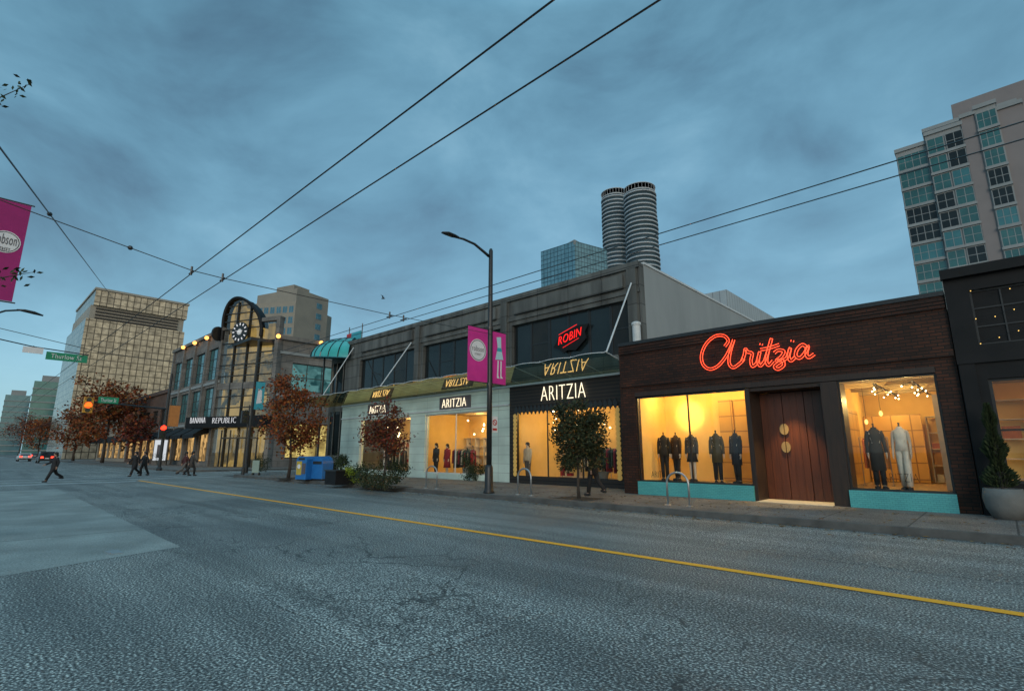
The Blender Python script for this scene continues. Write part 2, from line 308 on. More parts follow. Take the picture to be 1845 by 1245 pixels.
def txt(t,thin=0):
    if (t,thin) in _tx: return _tx[(t,thin)]
    cu=bpy.data.curves.new('t','FONT'); cu.body=t; cu.extrude=.5; cu.resolution_u=3; cu.offset=-thin; cu.space_character=1.08
    ob=bpy.data.objects.new('t',cu); col.objects.link(ob); dg=bpy.context.evaluated_depsgraph_get()
    me=bpy.data.meshes.new_from_object(ob.evaluated_get(dg)); vs=[tuple(v.co) for v in me.vertices]; fs=[tuple(p.vertices) for p in me.polygons]
    bpy.data.objects.remove(ob); bpy.data.curves.remove(cu); bpy.data.meshes.remove(me)
    xa=min(v[0] for v in vs); xb=max(v[0] for v in vs); ya=min(v[1] for v in vs); yb=max(v[1] for v in vs)
    vs=[((x-xa)/(xb-xa),(y-ya)/(yb-ya),z*2) for x,y,z in vs]; _tx[(t,thin)]=(vs,fs); return vs,fs
def tag(o,label,cat,group=None,kind=None):
    if label: o['label']=label
    if cat: o['category']=cat
    if group: o['group']=group
    if kind: o['kind']=kind
    return o
def thing(name,label,cat,loc=(0,0,0),group=None,rz=0):
    o=bpy.data.objects.new(name,None); col.objects.link(o); o.location=loc; o.rotation_euler=(0,0,rz); o.empty_display_size=.3
    LOC[o.name]=Vector(loc); return tag(o,label,cat,group)
def solo(mb,name,m,label,cat,loc,group=None,smooth=False,**k): return tag(mb.build(name,m,None,smooth,loc,**k),label,cat,group)
def struct(mb,name,m,cat=None): 
    o=mb.build(name,m); o['kind']='structure'; o['label']=cat; o['category']=name; return o
def dup(root,loc,rz=None,label=None,scale=None):
    r=root.copy(); col.objects.link(r); r.location=loc
    if rz is not None: r.rotation_euler=(0,0,rz)
    if scale: r.scale=scale
    if label: r['label']=label
    for ch in root.children:
        c=ch.copy(); col.objects.link(c); c.parent=r
        for g in ch.children:
            d=g.copy(); col.objects.link(d); d.parent=c
    return r
def window(parent,P,a,b,c,d,dep=.12,nx=1,nz=1,fw=.06,fm='black',gm='dglass',name='window',label=None):
    f=MB(); t=.07
    f.ob(P,a,a+fw,dep,dep+t,c,d); f.ob(P,b-fw,b,dep,dep+t,c,d); f.ob(P,a+fw,b-fw,dep,dep+t,c,c+fw); f.ob(P,a+fw,b-fw,dep,dep+t,d-fw,d)
    for i in range(1,nx):
        x=a+(b-a)*i/nx; f.ob(P,x-fw*.4,x+fw*.4,dep+.004,dep+t-.004,c+fw,d-fw)
    for j in range(1,nz):
        z=c+(d-c)*j/nz; f.ob(P,a+fw,b-fw,dep+.009,dep+t-.009,z-fw*.4,z+fw*.4)
    w=f.build(name,fm,parent,label=label)
    g=MB().poly([P.M(a+.02,dep+t/2,c+.02),P.M(b-.02,dep+t/2,c+.02),P.M(b-.02,dep+t/2,d-.02),P.M(a+.02,dep+t/2,d-.02)])
    g=g.build('pane',gm,w,norm=False); LOC[g.name]=LOC[parent.name]
    return w
def sub(mb,name,m,part,root,smooth=False):
    o=mb.build(name,m,None,smooth,tuple(LOC[root.name])); o.location=(0,0,0); o.parent=part; return o
def bulbs(pts,power,c=(1,.68,.30),r=.05):
    for p in pts:
        l=bpy.data.lights.new('shop_light','POINT'); l.energy=power; l.color=c; l.shadow_soft_size=r
        o=bpy.data.objects.new('shop_light',l); o.location=p; col.objects.link(o)
# ------------------------------------------------------------ figures
def figure(name,label,cat,loc,heading,H=1.72,legs=((25,10),(-22,25)),arms=((-25,20),(25,20)),coat=('dark',(.02,.02,.022)),hem=.78,pants=('black',(.015,.015,.017)),
           skin='skin',head=True,hair=True,skirt=None,group=None,stand=False,sleeves=True,lean=0,wide=1.0,shoe='rubber'):
    s=H/1.72; root=thing(name,label,cat,loc,group,heading)
    def leg(sx,a,b):
        a=R(a);b=R(b); h=Vector((.09*sx*wide,0,.90)); k=h+.43*Vector((0,math.sin(a),-math.cos(a))); n=k+.40*Vector((0,math.sin(a-b),-math.cos(a-b)))
        return h,k,n,n+Vector((.02*sx,.15,-.045+.05*max(0,math.sin(b-a))))
    L=[leg(-1,*legs[0]),leg(1,*legs[1])]; low=min(l[2].z for l in L); dz=.075-low
    sh=Vector((0,math.sin(R(lean))*.5,0))
    def arm(sx,a,b):
        a=R(a);b=R(b); S=Vector((.185*sx*wide,0,1.40))+sh; e=S+.28*Vector((.12*sx,math.sin(a),-math.cos(a))); w=e+.25*Vector((.03*sx,math.sin(a+b),-math.cos(a+b)))
        return S,e,w,(w-e).normalized()
    Aa=[arm(-1,*arms[0]),arm(1,*arms[1])]
    D=Vector((0,0,dz)); sc=lambda v:(v+D)*s
    vs=[];es=[];rs=[]
    def V(p,r,link=None):
        vs.append(sc(Vector(p))); rs.append(r*s*min(1,wide+.05)); i=len(vs)-1
        if link is not None: es.append((link,i))
        return i
    pel=V((0,0,.95),.125); spi=V(Vector((0,0,1.12))+sh*.35,.115,pel); che=V(Vector((0,0,1.3))+sh*.8,.135,spi); nec=V(Vector((0,.0,1.47))+sh,.055,che)
    if head:
        h1=V(Vector((0,.02,1.53))+sh,.06,nec); h2=V(Vector((0,.03,1.60))+sh,.085,h1); h3=V(Vector((0,.02,1.68))+sh,.07,h2); V(Vector((0,.125,1.59))+sh,.014,h2)
    for A in Aa:
        S=V(A[0],.06,che); e=V(A[1],.045,S); w=V(A[2],.03,e); sx=1 if A[0].x>0 else -1
        pm=V(A[2]+A[3]*.06,.03,w)
        V(A[2]+A[3]*.05+Vector((-.01*sx,.05,0)),.010,w)
        for q in range(4): 
            y=-.03+.02*q; l=(.075,.09,.095,.08)[q]; k1=V(A[2]+A[3]*(.06+l*.6)+Vector((0,y,0)),.009,pm); V(A[2]+A[3]*(.06+l)+Vector((-.012*sx,y,0)),.008,k1)
    for l in L:
        h=V(l[0],.085,pel); k=V(l[1],.058,h); n=V(l[2],.042,k); V(l[3],.035,n)
    bm=bmesh.new(); ly=bm.verts.layers.skin.verify(); bv=[bm.verts.new(v) for v in vs]
    for a,b in es: bm.edges.new((bv[a],bv[b]))
    for i,v in enumerate(bv): v[ly].radius=(rs[i],rs[i]); v[ly].use_root=(i==0)
    me=bpy.data.meshes.new('body'); bm.to_mesh(me); bm.free(); ob=bpy.data.objects.new('body',me); col.objects.link(ob)
    ob.modifiers.new('s','SKIN'); ss=ob.modifiers.new('u','SUBSURF'); ss.levels=1
    dg=bpy.context.evaluated_depsgraph_get(); m2=bpy.data.meshes.new_from_object(ob.evaluated_get(dg)); ob.modifiers.clear(); ob.data=m2; m2.materials.clear(); m2.materials.append(MT[skin])
    for p in m2.polygons: p.use_smooth=True
    ob.parent=root
    c=MB(); wd=wide
    def rg(z,rx,ry,f): q=sc(Vector((0,0,z))+sh*f); return (q,rx*s*wd,ry*s*wd)
    prof=[(hem,.20,.15,.0)]+([(.95,.19,.145,.1)] if hem<.9 else [])+[(1.12,.160,.12,.35),(1.28,.185,.135,.75),(1.40,.18,.12,1),(1.455,.09,.08,1),(1.50,.068,.068,1)]
    c.rings([rg(*p) for p in prof],14)
    if sleeves:
        for A in Aa: c.tube([sc(A[0]+Vector((-.03 if A[0].x>0 else .03,0,.0))),sc(A[0]*.5+A[1]*.5),sc(A[1]),sc(A[2])],[.08*s*wd,.066*s*wd,.056*s*wd,.048*s*wd],9)
    c.build('coat',cloth(*coat),root,True,local=True)
    t=MB()
    if skirt: t.rings([(sc(Vector((0,0,skirt))),.24*s*wd,.19*s*wd),(sc(Vector((0,0,.8))),.185*s*wd,.15*s*wd),(sc(Vector((0,0,1.05))),.15*s*wd,.12*s*wd)],14); t.build('skirt',cloth(*pants),root,True,local=True)
    else:
        wf=1.25 if pants[0]=='white' else 1
        for l in L: t.tube([sc(l[0]+Vector((0,0,.08))),sc(l[0]),sc(l[1]),sc(l[2]+Vector((0,0,.03)))],[.10*s*wd,.108*s*wd,.08*s*wf*wd,.062*s*wf*1.1*wd],9)
        t.build('trousers',cloth(*pants),root,True,local=True)
    f=MB()
    for l in L: f.tube([sc(l[2]+Vector((0,-.05,-.03))),sc(l[2]+Vector((0,.04,-.03))),sc(l[3]+Vector((0,.02,.0)))],[.048*s,.052*s,.038*s],8)
    f.build('shoes',shoe,root,True,local=True)
    if head and hair:
        h=MB(); q=sc(Vector((0,.005,1.64))+sh); h.sphere(q,.108*s,10,7); q2=sc(Vector((0,-.06,1.54))+sh); h.sphere(q2,.075*s,8,5); h.build('hair','hair',root,True,local=True)
    if stand:
        b=MB().lathe((0,-.05,0),[(.17,0),(.17,.015),(.02,.03)],16); b.tube([(0,-.12,0.02),(0,-.12,1.0)],.012,6); b.tube([(0,0,1.46*s),(0,0,1.56*s)],[.03,.02],8); b.sphere((0,0,1.58*s),.03,8,5)
        b.build('display_stand','black',root,False,local=True)
    return root
# ------------------------------------------------------------ trees
def tree(name,label,base,h,cr,cz,ch,leaf,n,seed,tr=.09,ls=.13,group=None,clear=.3,clumps=40):
    rnd=random.Random(seed); root=thing(name,label,'tree',base,group); b=Vector(base)
    t=MB(); top=h*.9; p=b.copy(); pts=[p.copy()]; k=7
    for i in range(1,k+1):
        p=b+Vector((rnd.uniform(-.03,.03)*h*.5,rnd.uniform(-.03,.03)*h*.5,top*i/k)); pts.append(p)
    t.tube(pts,[tr*(1.25 if i==0 else 1)*(1-.85*i/k) for i in range(k+1)],8)
    ends=[]
    for i in range(11):
        f=rnd.uniform(clear,.8); q=f*k; j=int(q); s=pts[j].lerp(pts[min(j+1,k)],q-j); w=rnd.uniform(0,2*PI); l=cr*rnd.uniform(.55,1.0)
        e=s+Vector((math.cos(w)*l,math.sin(w)*l,l*rnd.uniform(.5,1.1))); m=s.lerp(e,.5)+Vector((0,0,-.06*l))
        r0=tr*.45*(1-f*.6); t.tube([s,m,e],[r0,r0*.6,r0*.15],5); ends.append(e); ends.append(m)
        for _ in range(2):
            e2=m+Vector((rnd.uniform(-1,1),rnd.uniform(-1,1),rnd.uniform(.1,.9)))*l*.5; t.tube([m,e2],[r0*.4,r0*.1],4); ends.append(e2)
    t.build('trunk','bark',root,True)
    c=MB(); cen=[]; zc=b.z+cz
    while len(cen)<clumps:
        d=Vector((rnd.gauss(0,1),rnd.gauss(0,1),rnd.gauss(0,1))).normalized()*rnd.uniform(.25,1.0)**.5
        cen.append(Vector((b.x+d.x*cr*rnd.uniform(.75,1.1),b.y+d.y*cr*rnd.uniform(.75,1.1),zc+d.z*ch)))
    cen+=[e for e in ends if abs(e.z-zc)<ch*1.1]
    cs=cr*.26
    for i in range(n):
        q=rnd.choice(cen); g=q+Vector((rnd.gauss(0,cs*.55),rnd.gauss(0,cs*.55),rnd.gauss(0,cs*.45)))
        a=Vector((rnd.gauss(0,1),rnd.gauss(0,1),rnd.gauss(0,.7))).normalized(); bb=a.cross(Vector((rnd.gauss(0,1),rnd.gauss(0,1),rnd.gauss(0,1)))).normalized(); l=ls*rnd.uniform(.6,1.3)
        c.add([g-a*l*.5,g+bb*l*.32,g+a*l*.55,g-bb*l*.32],[(0,1,2,3)])
    c.build('crown',leaf,root,norm=False); return root
def shrub(label,base,rx,rz,leaf,n,seed,ls=.07,group=None):
    rnd=random.Random(seed); c=MB(); b=Vector(base); cl=[b+Vector((rnd.uniform(-1,1)*rx,rnd.uniform(-1,1)*rx*.7,rnd.uniform(.25,1)*rz)) for _ in range(16)]
    for k in cl: c.tube([b,b.lerp(k,.6)+Vector((0,0,.03)),k],[.012,.008,.003],4)
    for i in range(n):
        g=rnd.choice(cl)+Vector((rnd.gauss(0,rx*.22),rnd.gauss(0,rx*.22),rnd.gauss(0,rz*.16))); g.z=max(g.z,b.z+.03)
        a=Vector((rnd.gauss(0,1),rnd.gauss(0,1),rnd.gauss(0,1))).normalized(); bb=a.orthogonal().normalized(); l=ls*rnd.uniform(.6,1.4)
        c.add([g-a*l*.5,g+bb*l*.3,g+a*l*.6,g-bb*l*.3],[(0,1,2,3)])
    return solo(c,'shrub',leaf,label,'shrub',base,group,norm=False)
# ============================================================ SETTING
struct(MB().poly([(-3000,-3000,-.02),(3000,-3000,-.02),(3000,3000,-.02),(-3000,3000,-.02)]),'ground','earth','flat city ground reaching the horizon')
r=MB(); YK=13.1; YN=-1.6; KX=-40.6
r.poly([(-700,YN,0),(80,YN,0),(80,YK,0),(-700,YK,0)]); r.poly([(-49.5,YK,0),(KX,YK,0),(KX,250,0),(-49.5,250,0)]); r.poly([(-49.5,-250,0),(KX,-250,0),(KX,YN,0),(-49.5,YN,0)])
struct(r,'road','asphalt','cracked grey asphalt street and its crossing')
rn=random.Random(2)
def patch(x0,x1,y0,y1,m,l):
    pts=[(x0+(x1-x0)*i/12,y0+rn.uniform(-.04,.04),.004) for i in range(13)]+[(x1-(x1-x0)*i/12,y1+rn.uniform(-.04,.04),.004) for i in range(13)]
    struct(MB().poly(pts),'road_patch',m,l)
patch(-27,-4.5,10.3,12.85,'asphalt_dark','long darker asphalt patch along the far kerb'); patch(-4.2,14,9.3,12.95,'asphalt_pale','paler asphalt patch by the kerb in front of the brick shop'); patch(-7.4,-3.6,2.6,4.6,'asphalt_pale','pale worn asphalt patch in the left foreground'); patch(-20,-11.5,5.4,7.2,'asphalt_dark','dark asphalt repair strip beside the yellow line')
def block(pts,name):
    n=len(pts); ins=[]
    for i in range(n):
        a=Vector(pts[i-1]);b=Vector(pts[i]);c=Vector(pts[(i+1)%n]); d1=(b-a).normalized(); d2=(c-b).normalized(); nn=Vector((-(d1.y+d2.y),d1.x+d2.x)).normalized(); ins.append(b+nn*.16)
    k=MB()
    for i in range(n):
        j=(i+1)%n; a,b=pts[i],pts[j]; c,d=ins[i],ins[j]
        k.poly([(a[0],a[1],-.01),(b[0],b[1],-.01),(b[0],b[1],.15),(a[0],a[1],.15)]); k.poly([(a[0],a[1],.15),(b[0],b[1],.15),(d[0],d[1],.156),(c[0],c[1],.156)])
    struct(k,'kerb','kerb','dark concrete kerb '+name)
    struct(MB().poly([(p[0],p[1],.15) for p in ins]),'sidewalk','walk','speckled concrete sidewalk '+name)
def arc(cx,cy,r,a0,a1,n=8): return [(cx+r*math.cos(R(a0+(a1-a0)*i/n)),cy+r*math.sin(R(a0+(a1-a0)*i/n))) for i in range(n+1)]
block(arc(KX+3,16.1,3,180,270)+[(80,13.1),(80,120),(KX,120)],'in front of the shops')
block(arc(-52.5,16.1,3,270,360)+[(-49.5,120),(-700,120),(-700,13.1)],'beyond the crossing')
block(arc(-52.5,-4.6,3,0,90)+[(-700,-1.6),(-700,-80),(-49.5,-80)],'beyond the crossing on the near side')
block(arc(KX+3,-4.6,3,90,180)+[(KX,-80),(80,-80),(80,-1.6)],'on the camera side')
struct(MB().poly([(-37,7.50,.008),(80,7.56,.008),(80,7.73,.008),(-37,7.67,.008)]),'yellow_line','yellow','yellow centre line painted on the asphalt')
pc=[onZ(325,985),onZ(22,1035)]
struct(MB().poly([(-31,-1.55,.004),(pc[1][0]+.25,-1.55,.004),(pc[1][0],pc[1][1],.004),(pc[0][0],pc[0][1],.004),(-31,3.4,.004)]),'concrete_pad','pad','pale concrete bus pad let into the road')
cw=MB()
for x in (-39.2,-42.6): cw.poly([(x,-1,.004),(x+.25,-1,.004),(x+.25,12.8,.004),(x,12.8,.004)])
for y in (16.5,19.6): cw.poly([(-49.2,y,.004),(KX-.3,y,.004),(KX-.3,y+.2,.004),(-49.2,y+.2,.004)])
cw.poly([(-36.4,-1,.004),(-36.0,-1,.004),(-36.0,7.3,.004),(-36.4,7.3,.004)])
struct(cw,'crosswalk_lines','white_paint','white crosswalk and stop lines at the crossing')
mc=onZ(205,995); solo(MB().box(mc[0]-.2,mc[0]+.2,mc[1]-.09,mc[1]+.09,.0,.012),'utility_cover','plaster','small pale utility cover set in the concrete pad','cover',(mc[0],mc[1],0))
rnd=random.Random(5); lv=MB()
for i in range(1100):
    x=rnd.uniform(-38,6); y=(13.1-abs(rnd.gauss(0,.35))) if rnd.random()<.45 else rnd.uniform(13.3,16.5); z=.012 if y<13.1 else .166
    a=rnd.uniform(0,6.28); l=rnd.uniform(.03,.07); ca,sa=math.cos(a)*l,math.sin(a)*l
    lv.add([(x-ca,y-sa,z),(x+sa*.5,y-ca*.5,z+.012),(x+ca,y+sa,z),(x-sa*.5,y+ca*.5,z+.01)],[(0,1,2,3)])
o=lv.build('fallen_leaves','litter',None,norm=False); tag(o,'brown fallen leaves scattered along the kerb and sidewalk','leaves',kind='stuff')
# ============================================================ BRICK SHOP
P=Plane((0,17),(1,0)); BX0,BX1=-10.3,-.55; ZT=5.6
shop=thing('brick_shop','low dark brick shop with glowing red script sign over two warm display windows','shop',(-5.4,17,.15))
ZB=.60; W1=(-9.68,-5.74,ZB,3.6); W2=(-3.2,-.99,ZB,3.62)
b=MB(); b.wall(P,BX0,BX1,.15,ZT,[(W1[0],-.99,.0,3.62)],0,.35); b.build('wall','brick',shop)
MB().ob(P,BX0,BX1,-.05,.42,ZT,ZT+.12).build('coping','black',shop)
for k in range(3): MB().ob(P,BX0+.02,BX1-.02,-.03-.02*k,-.001,ZT-.14-.1*k,ZT-.06-.1*k).build('brick_course','brick',shop)
MB().ob(P,BX0+.01,BX1-.01,-.07,-.002,4.0,4.17).build('brick_course','brick',shop)
MB().ob(P,W1[0],-.99,-.03,.3,3.62,3.78).build('lintel','wood',shop)
MB().ob(P,-5.74,-5.62,-.02,1.0,.15,3.6).build('door_jamb','wood',shop); MB().ob(P,-3.62,-3.2,-.04,1.0,.15,3.6).build('pillar','wood',shop)
MB().ob(P,-5.62,-3.62,.05,1.0,3.5,3.61).build('door_soffit','wood',shop)
for n_,(a,c) in enumerate(((-5.62,-4.95),(-4.95,-4.32))):
    dd=MB().ob(P,a+.01,c-.01,.9,.96,.17,3.48)
    for q in (.33,.66): 
        u=a+(c-a)*q; dd.ob(P,u-.012,u+.012,.885,.9,.2,3.45)
    dp=dd.build('door','door',shop)
    for z in (2.32,1.77):
        pts=[(-4.95+(-1 if n_==0 else 1)*(.012+.12*math.sin(PI*k/10)),z-.17*math.cos(PI*k/10)) for k in range(11)]
        sub(MB().flat(P,pts,.85,.884),'handle','brass',dp,shop)
pn=MB().ob(P,-4.31,-3.63,.9,.97,.17,3.48)
for q in (-4.09,-3.87): pn.ob(P,q-.012,q+.012,.885,.9,.2,3.45)
pn.build('side_panel','door',shop)
MB().ob(P,-5.62,-3.62,-.25,.9,.13,.165).build('threshold','crate',shop)
for (a,c,l) in ((W1[0]-.0,-5.72,'teal tiled base under the left display window'),(-3.22,-.97,'teal tiled base under the right display window')):
    MB().ob(P,a,c,-.12,.1,.15,ZB).build('tiled_base','tile',shop,label=l)
window(shop,P,W1[0],W1[1],W1[2],W1[3],.06,2,1,.05,'black','clear','display_window','left display window with warm yellow backdrop')
window(shop,P,W2[0],W2[1],W2[2],W2[3],.06,1,1,.05,'black','clear','display_window','right display window opening onto the shop')
b=MB(); b.ob(P,W1[0]-.05,-5.75,2.3,2.36,.3,3.9); b.ob(P,W1[0]-.06,W1[0]-.01,.36,2.3,.3,3.9); b.ob(P,-5.74,-5.70,1.02,2.3,.3,3.9); b.build('display_backdrop','warmwall',shop)
for i in range(3): MB().ob(P,-7.5+i*.56,-7.0+i*.56,2.2,2.28,.62,3.5).build('backdrop_panel','panelwood',shop)
MB().ob(P,W1[0]-.06,-5.7,.12,2.3,.48,.58).build('display_floor','shopfloor',shop); MB().ob(P,W1[0]-.06,-5.7,.36,2.3,3.85,3.9).build('display_ceiling','cream',shop)
b=MB(); b.ob(P,-3.6,-.6,6.5,6.6,.1,3.9); b.ob(P,-3.69,-3.6,1.02,6.5,.1,3.9); b.ob(P,-.66,-.6,.36,6.5,.1,3.9); b.build('room_wall','warmwall',shop)
MB().ob(P,-3.55,-1.9,5.6,5.7,.6,2.9).build('wall_panel','panelwood',shop); MB().ob(P,-3.599,-3.56,1.3,4.6,.9,3.0).build('wall_panel','panelwood',shop)
MB().ob(P,-3.6,-.66,.12,6.5,.48,.58).build('room_floor','shopfloor',shop); MB().ob(P,-3.6,-.66,.36,6.5,3.85,3.9).build('room_ceiling','shopceil',shop)
for d in (1.4,2.8,4.2,5.6): MB().ob(P,-3.6,-.66,d,d+.14,3.66,3.849).build('ceiling_beam','shopceil',shop)
MB().box(BX0+.02,BX1,17.36,35,5.0,5.3).build('roof','black',shop); MB().ob(P,BX0+.02,BX1,6.62,7.0,.1,5.0).build('rear_wall','brick',shop)
bulbs([(-9.0,18.3,3.72),(-7.7,18.3,3.72),(-6.4,18.3,3.72)],58,(1,.66,.20)); bulbs([(-2.9,19.2,3.2),(-2.0,20.6,3.2),(-2.6,21.9,3.2)],46,(1,.66,.22)); bulbs([(-1.6,17.5,3.74),(-2.6,17.5,3.74)],20,(1,.70,.32))
for loc_,tgt,en,sz in (((-8.5,17.7,3.3),(-8.65,19.3,3.0),240,46),((-4.65,17.35,3.46),(-4.65,17.25,.15),420,70)):
    sl=bpy.data.lights.new('wall_spot','SPOT'); sl.energy=en; sl.color=(1,.68,.28); sl.spot_size=R(sz); sl.spot_blend=.6; sl.shadow_soft_size=.08
    so=bpy.data.objects.new('wall_spot',sl); so.location=loc_; so.rotation_euler=(Vector(tgt)-Vector(loc_)).to_track_quat('-Z','Y').to_euler(); col.objects.link(so)
NP=Plane((0,16.86),(1,0)); ns=thing('neon_sign','red glowing neon script sign reading Aritzia on the dark brick shop front','sign',(-5.5,16.9,4.2))
def cr(pts,n=6):
    o=[];L=len(pts)
    for i in range(L-1):
        p0=pts[max(i-1,0)];p1=pts[i];p2=pts[i+1];p3=pts[min(i+2,L-1)]
        for k in range(n):
            t=k/n; o.append(tuple(.5*((2*p1[j])+(-p0[j]+p2[j])*t+(2*p0[j]-5*p1[j]+4*p2[j]-p3[j])*t*t+(-p0[j]+3*p1[j]-3*p2[j]+p3[j])*t**3) for j in (0,1)))
    o.append(pts[-1]); return o
ST=[[[(1306,624),(1312,614),(1304,605),(1288,606),(1272,620),(1264,640),(1267,657),(1279,665),(1294,659),(1308,642),(1318,622),(1322,612)],[(1322,612),(1315,637),(1314,655),(1322,662),(1336,652),(1340,646)]],
 [[(1336,652),(1341,640),(1343,629),(1347,634),(1355,637),(1353,650),(1356,660),(1364,654)]],
 [[(1364,654),(1369,634),(1366,650),(1370,659),(1378,650)],[(1371,622),(1372,619)]],
 [[(1378,650),(1385,628),(1390,610),(1384,632),(1381,650),(1385,658),(1393,650)],[(1370,630),(1386,627),(1404,621)]],
 [[(1395,636),(1402,631),(1412,633),(1408,642),(1399,650),(1409,649),(1412,658),(1402,665),(1396,660),(1408,651),(1418,645)]],
 [[(1418,645),(1424,627),(1421,642),(1425,650),(1433,643)],[(1427,616),(1428,613)]],
 [[(1455,628),(1446,621),(1436,630),(1434,641),(1441,645),(1450,636),(1456,624),(1453,637),(1457,644),(1467,638)]]]
for strokes in ST:
    m=MB()
    for st in strokes:
        pp=cr(st)
        for off in (-.038,.038):
            q=[]
            for i,(x,y) in enumerate(pp):
                u,z=NP.hit(x,y); a=NP.hit(*pp[max(i-1,0)]); c=NP.hit(*pp[min(i+1,len(pp)-1)]); t=Vector((c[0]-a[0],c[1]-a[1])).normalized() if (c!=a) else Vector((1,0)); q.append(NP.M(u-t.y*off,0,z+t.x*off))
            m.tube(q,.0115,6)
    m.build('neon_letter','neon',ns)
for x,y in ((1285,640),(1350,648),(1410,640),(1450,634)):
    u,z=NP.hit(x,y); MB().ob(NP,u-.015,u+.015,.0,.139,z-.015,z+.015).build('standoff','black',ns)
q=P.rc(1590,1655,853,868); solo(MB().text(P,'ARITZIA',q[0],q[1],q[2],q[3],.07,.006,thin=.025),'window_lettering','darkpaint','dark shop lettering low on the right display window','lettering',(-2,17,.7))
q=P.rc(1172,1205,849,860); solo(MB().text(P,'ARITZIA',q[0],q[1],q[2],q[3],.07,.006,thin=.025),'window_lettering','darkpaint','dark shop lettering low on the left display window','lettering',(-9,17,.7))
def ground_at(px,Y): return Plane((0,Y),(1,0)).hit(px,820)[0]
MQ=[(1197,18.2,'charcoal short jacket, leftmost in the left display window',('charcoal',(.018,.017,.016)),.80,('ink',(.012,.012,.014)),None,20),
    (1219,18.5,'dark brown coat, second from the left in the left display window',('cocoa',(.045,.025,.016)),.70,('ink',(.012,.012,.014)),None,-10),
    (1247,18.3,'grey jacket and dark skirt, middle of the left display window',('slate',(.06,.053,.045)),.90,('ink',(.012,.012,.014)),.62,10),
    (1292,17.8,'olive coat with black trousers, fourth in the left display window',('olive',(.075,.058,.028)),.62,('ink',(.012,.012,.014)),None,25),
    (1327,17.9,'navy coat, nearest the door in the left display window',('navy',(.02,.024,.035)),.55,('ink',(.012,.012,.014)),None,-15)]
for x,Y,l,c,hm,pt,sk,an in MQ:
    figure('mannequin','headless mannequin in '+l,'mannequin',(ground_at(x,Y),Y,.58),PI+R(an),1.9,((3,2),(-3,2)),((4,6),(-2,8)),c,hm,pt,'form',False,False,sk,None,True,wide=.8)
figure('mannequin','headless mannequin in long dark belted coat in the right display window','mannequin',(ground_at(1580,18.0),18.0,.58),PI+.3,1.98,((3,2),(-3,2)),((4,10),(-2,12)),('coatdark',(.03,.03,.03)),.45,('ink',(.012,.012,.014)),'form',False,False,None,None,True,wide=.78)
figure('mannequin','headless mannequin in white sleeveless top and wide white trousers','mannequin',(ground_at(1627,17.9),17.9,.58),PI-.1,1.98,((6,2),(-6,2)),((4,10),(-2,12)),('snow',(.75,.70,.60)),.92,('white',(.75,.70,.60)),'form',False,False,None,None,True,sleeves=False,wide=.76)
def rack(label,x0,x1,Y,z,cols,gl):
    t=thing('clothes_rack',label,'rack',((x0+x1)/2,Y,z)); m=MB()
    m.tube([(x0,Y,z),(x0,Y,z+1.5),(x1,Y,z+1.5),(x1,Y,z)],.015,6); m.tube([(x0,Y-.25,z+.02),(x0,Y+.25,z+.02)],.015,6); m.tube([(x1,Y-.25,z+.02),(x1,Y+.25,z+.02)],.015,6); m.build('frame','steel',t)
    n=int((x1-x0)/.13)
    for i in range(n):
        x=x0+.1+(x1-x0-.2)*i/max(1,n-1); l=random.uniform(.75,1.15); w=.2
        pts=[(x,Y-.05,z+1.47),(x,Y-w,z+1.38),(x,Y-w-.03,z+1.47-l),(x,Y+w+.03,z+1.47-l),(x,Y+w,z+1.38),(x,Y+.05,z+1.47)]
        solo(MB().prism(pts,(.06,0,0)),'garment',cloth(*cols[i%len(cols)]),gl,'garment',(x,Y,z+.4),gl)
IV=('ivory',(.62,.58,.5)); RU=('rust',(.42,.12,.04)); TA=('tan',(.4,.22,.1)); WI=('wine',(.25,.02,.03)); INK=('ink',(.012,.012,.014)); CRM=('cream',(.55,.48,.36)); FO=('forest',(.04,.08,.05))
rack('rack of rust coloured garments behind the dark coat in the right display window',-3.35,-2.6,20.0,.58,[RU,TA,RU],'rust and tan garments hanging on the rack in the right window')
def shelf(label,gl,x0,x1,Y,z0,nx,nz,cols):
    t=thing('shelf_unit',label,'shelf',((x0+x1)/2,Y,z0)); m=MB(); w=(x1-x0)/nx; h=.55
    for i in range(nx+1): m.box(x0+i*w-.015,x0+i*w+.015,Y,Y+.4,z0,z0+nz*h+.03)
    for i in range(nx):
        for j in range(nz+1): m.box(x0+i*w+.016,x0+(i+1)*w-.016,Y+.004,Y+.396,z0+j*h,z0+j*h+.03)
    m.build('frame','crate',t)
    for i in range(nx):
        for j in range(nz):
            if random.random()<.75:
                a=x0+i*w+.06; q=random.uniform(.3,.75)*(w-.12); hh=random.uniform(.12,.42); solo(MB().box(a,a+q,Y+.05,Y+.35,z0+j*h+.032,z0+j*h+.032+hh),'storage_box',cloth(*random.choice(cols)),gl,'box',(a,Y,z0),gl)
sh=thing('shelf_unit','pale grid shelf unit of boxes on the right side of the right display room','shelf',(-1.2,20,.6)); m=MB()
for i in range(6): m.box(-1.25,-.7,18.6+i*.75,18.63+i*.75,.6,3.2)
for i in range(5):
    for j in range(5): m.box(-1.248,-.702,18.632+i*.75,19.348+i*.75,.62+j*.62,.65+j*.62)
m.build('frame','crate',sh)
for i in range(5):
    for j in range(4):
        if random.random()<.7:
            y=18.7+i*.75; z=.652+j*.62; h=random.uniform(.15,.4); q=MB().box(-1.2,-.85,y,y+random.uniform(.3,.55),z,z+h); solo(q,'storage_box',cloth(*random.choice([IV,RU,IV,TA])),'folded goods and boxes stacked on the grid shelf unit','box',(-1,y,z),'goods on the shelf unit')
shelf('shelf unit of folded goods on the back wall of the right display room','folded goods on the back wall shelf of the right display room',-1.8,-1.3,22.9,.6,1,4,[IV,RU,TA])
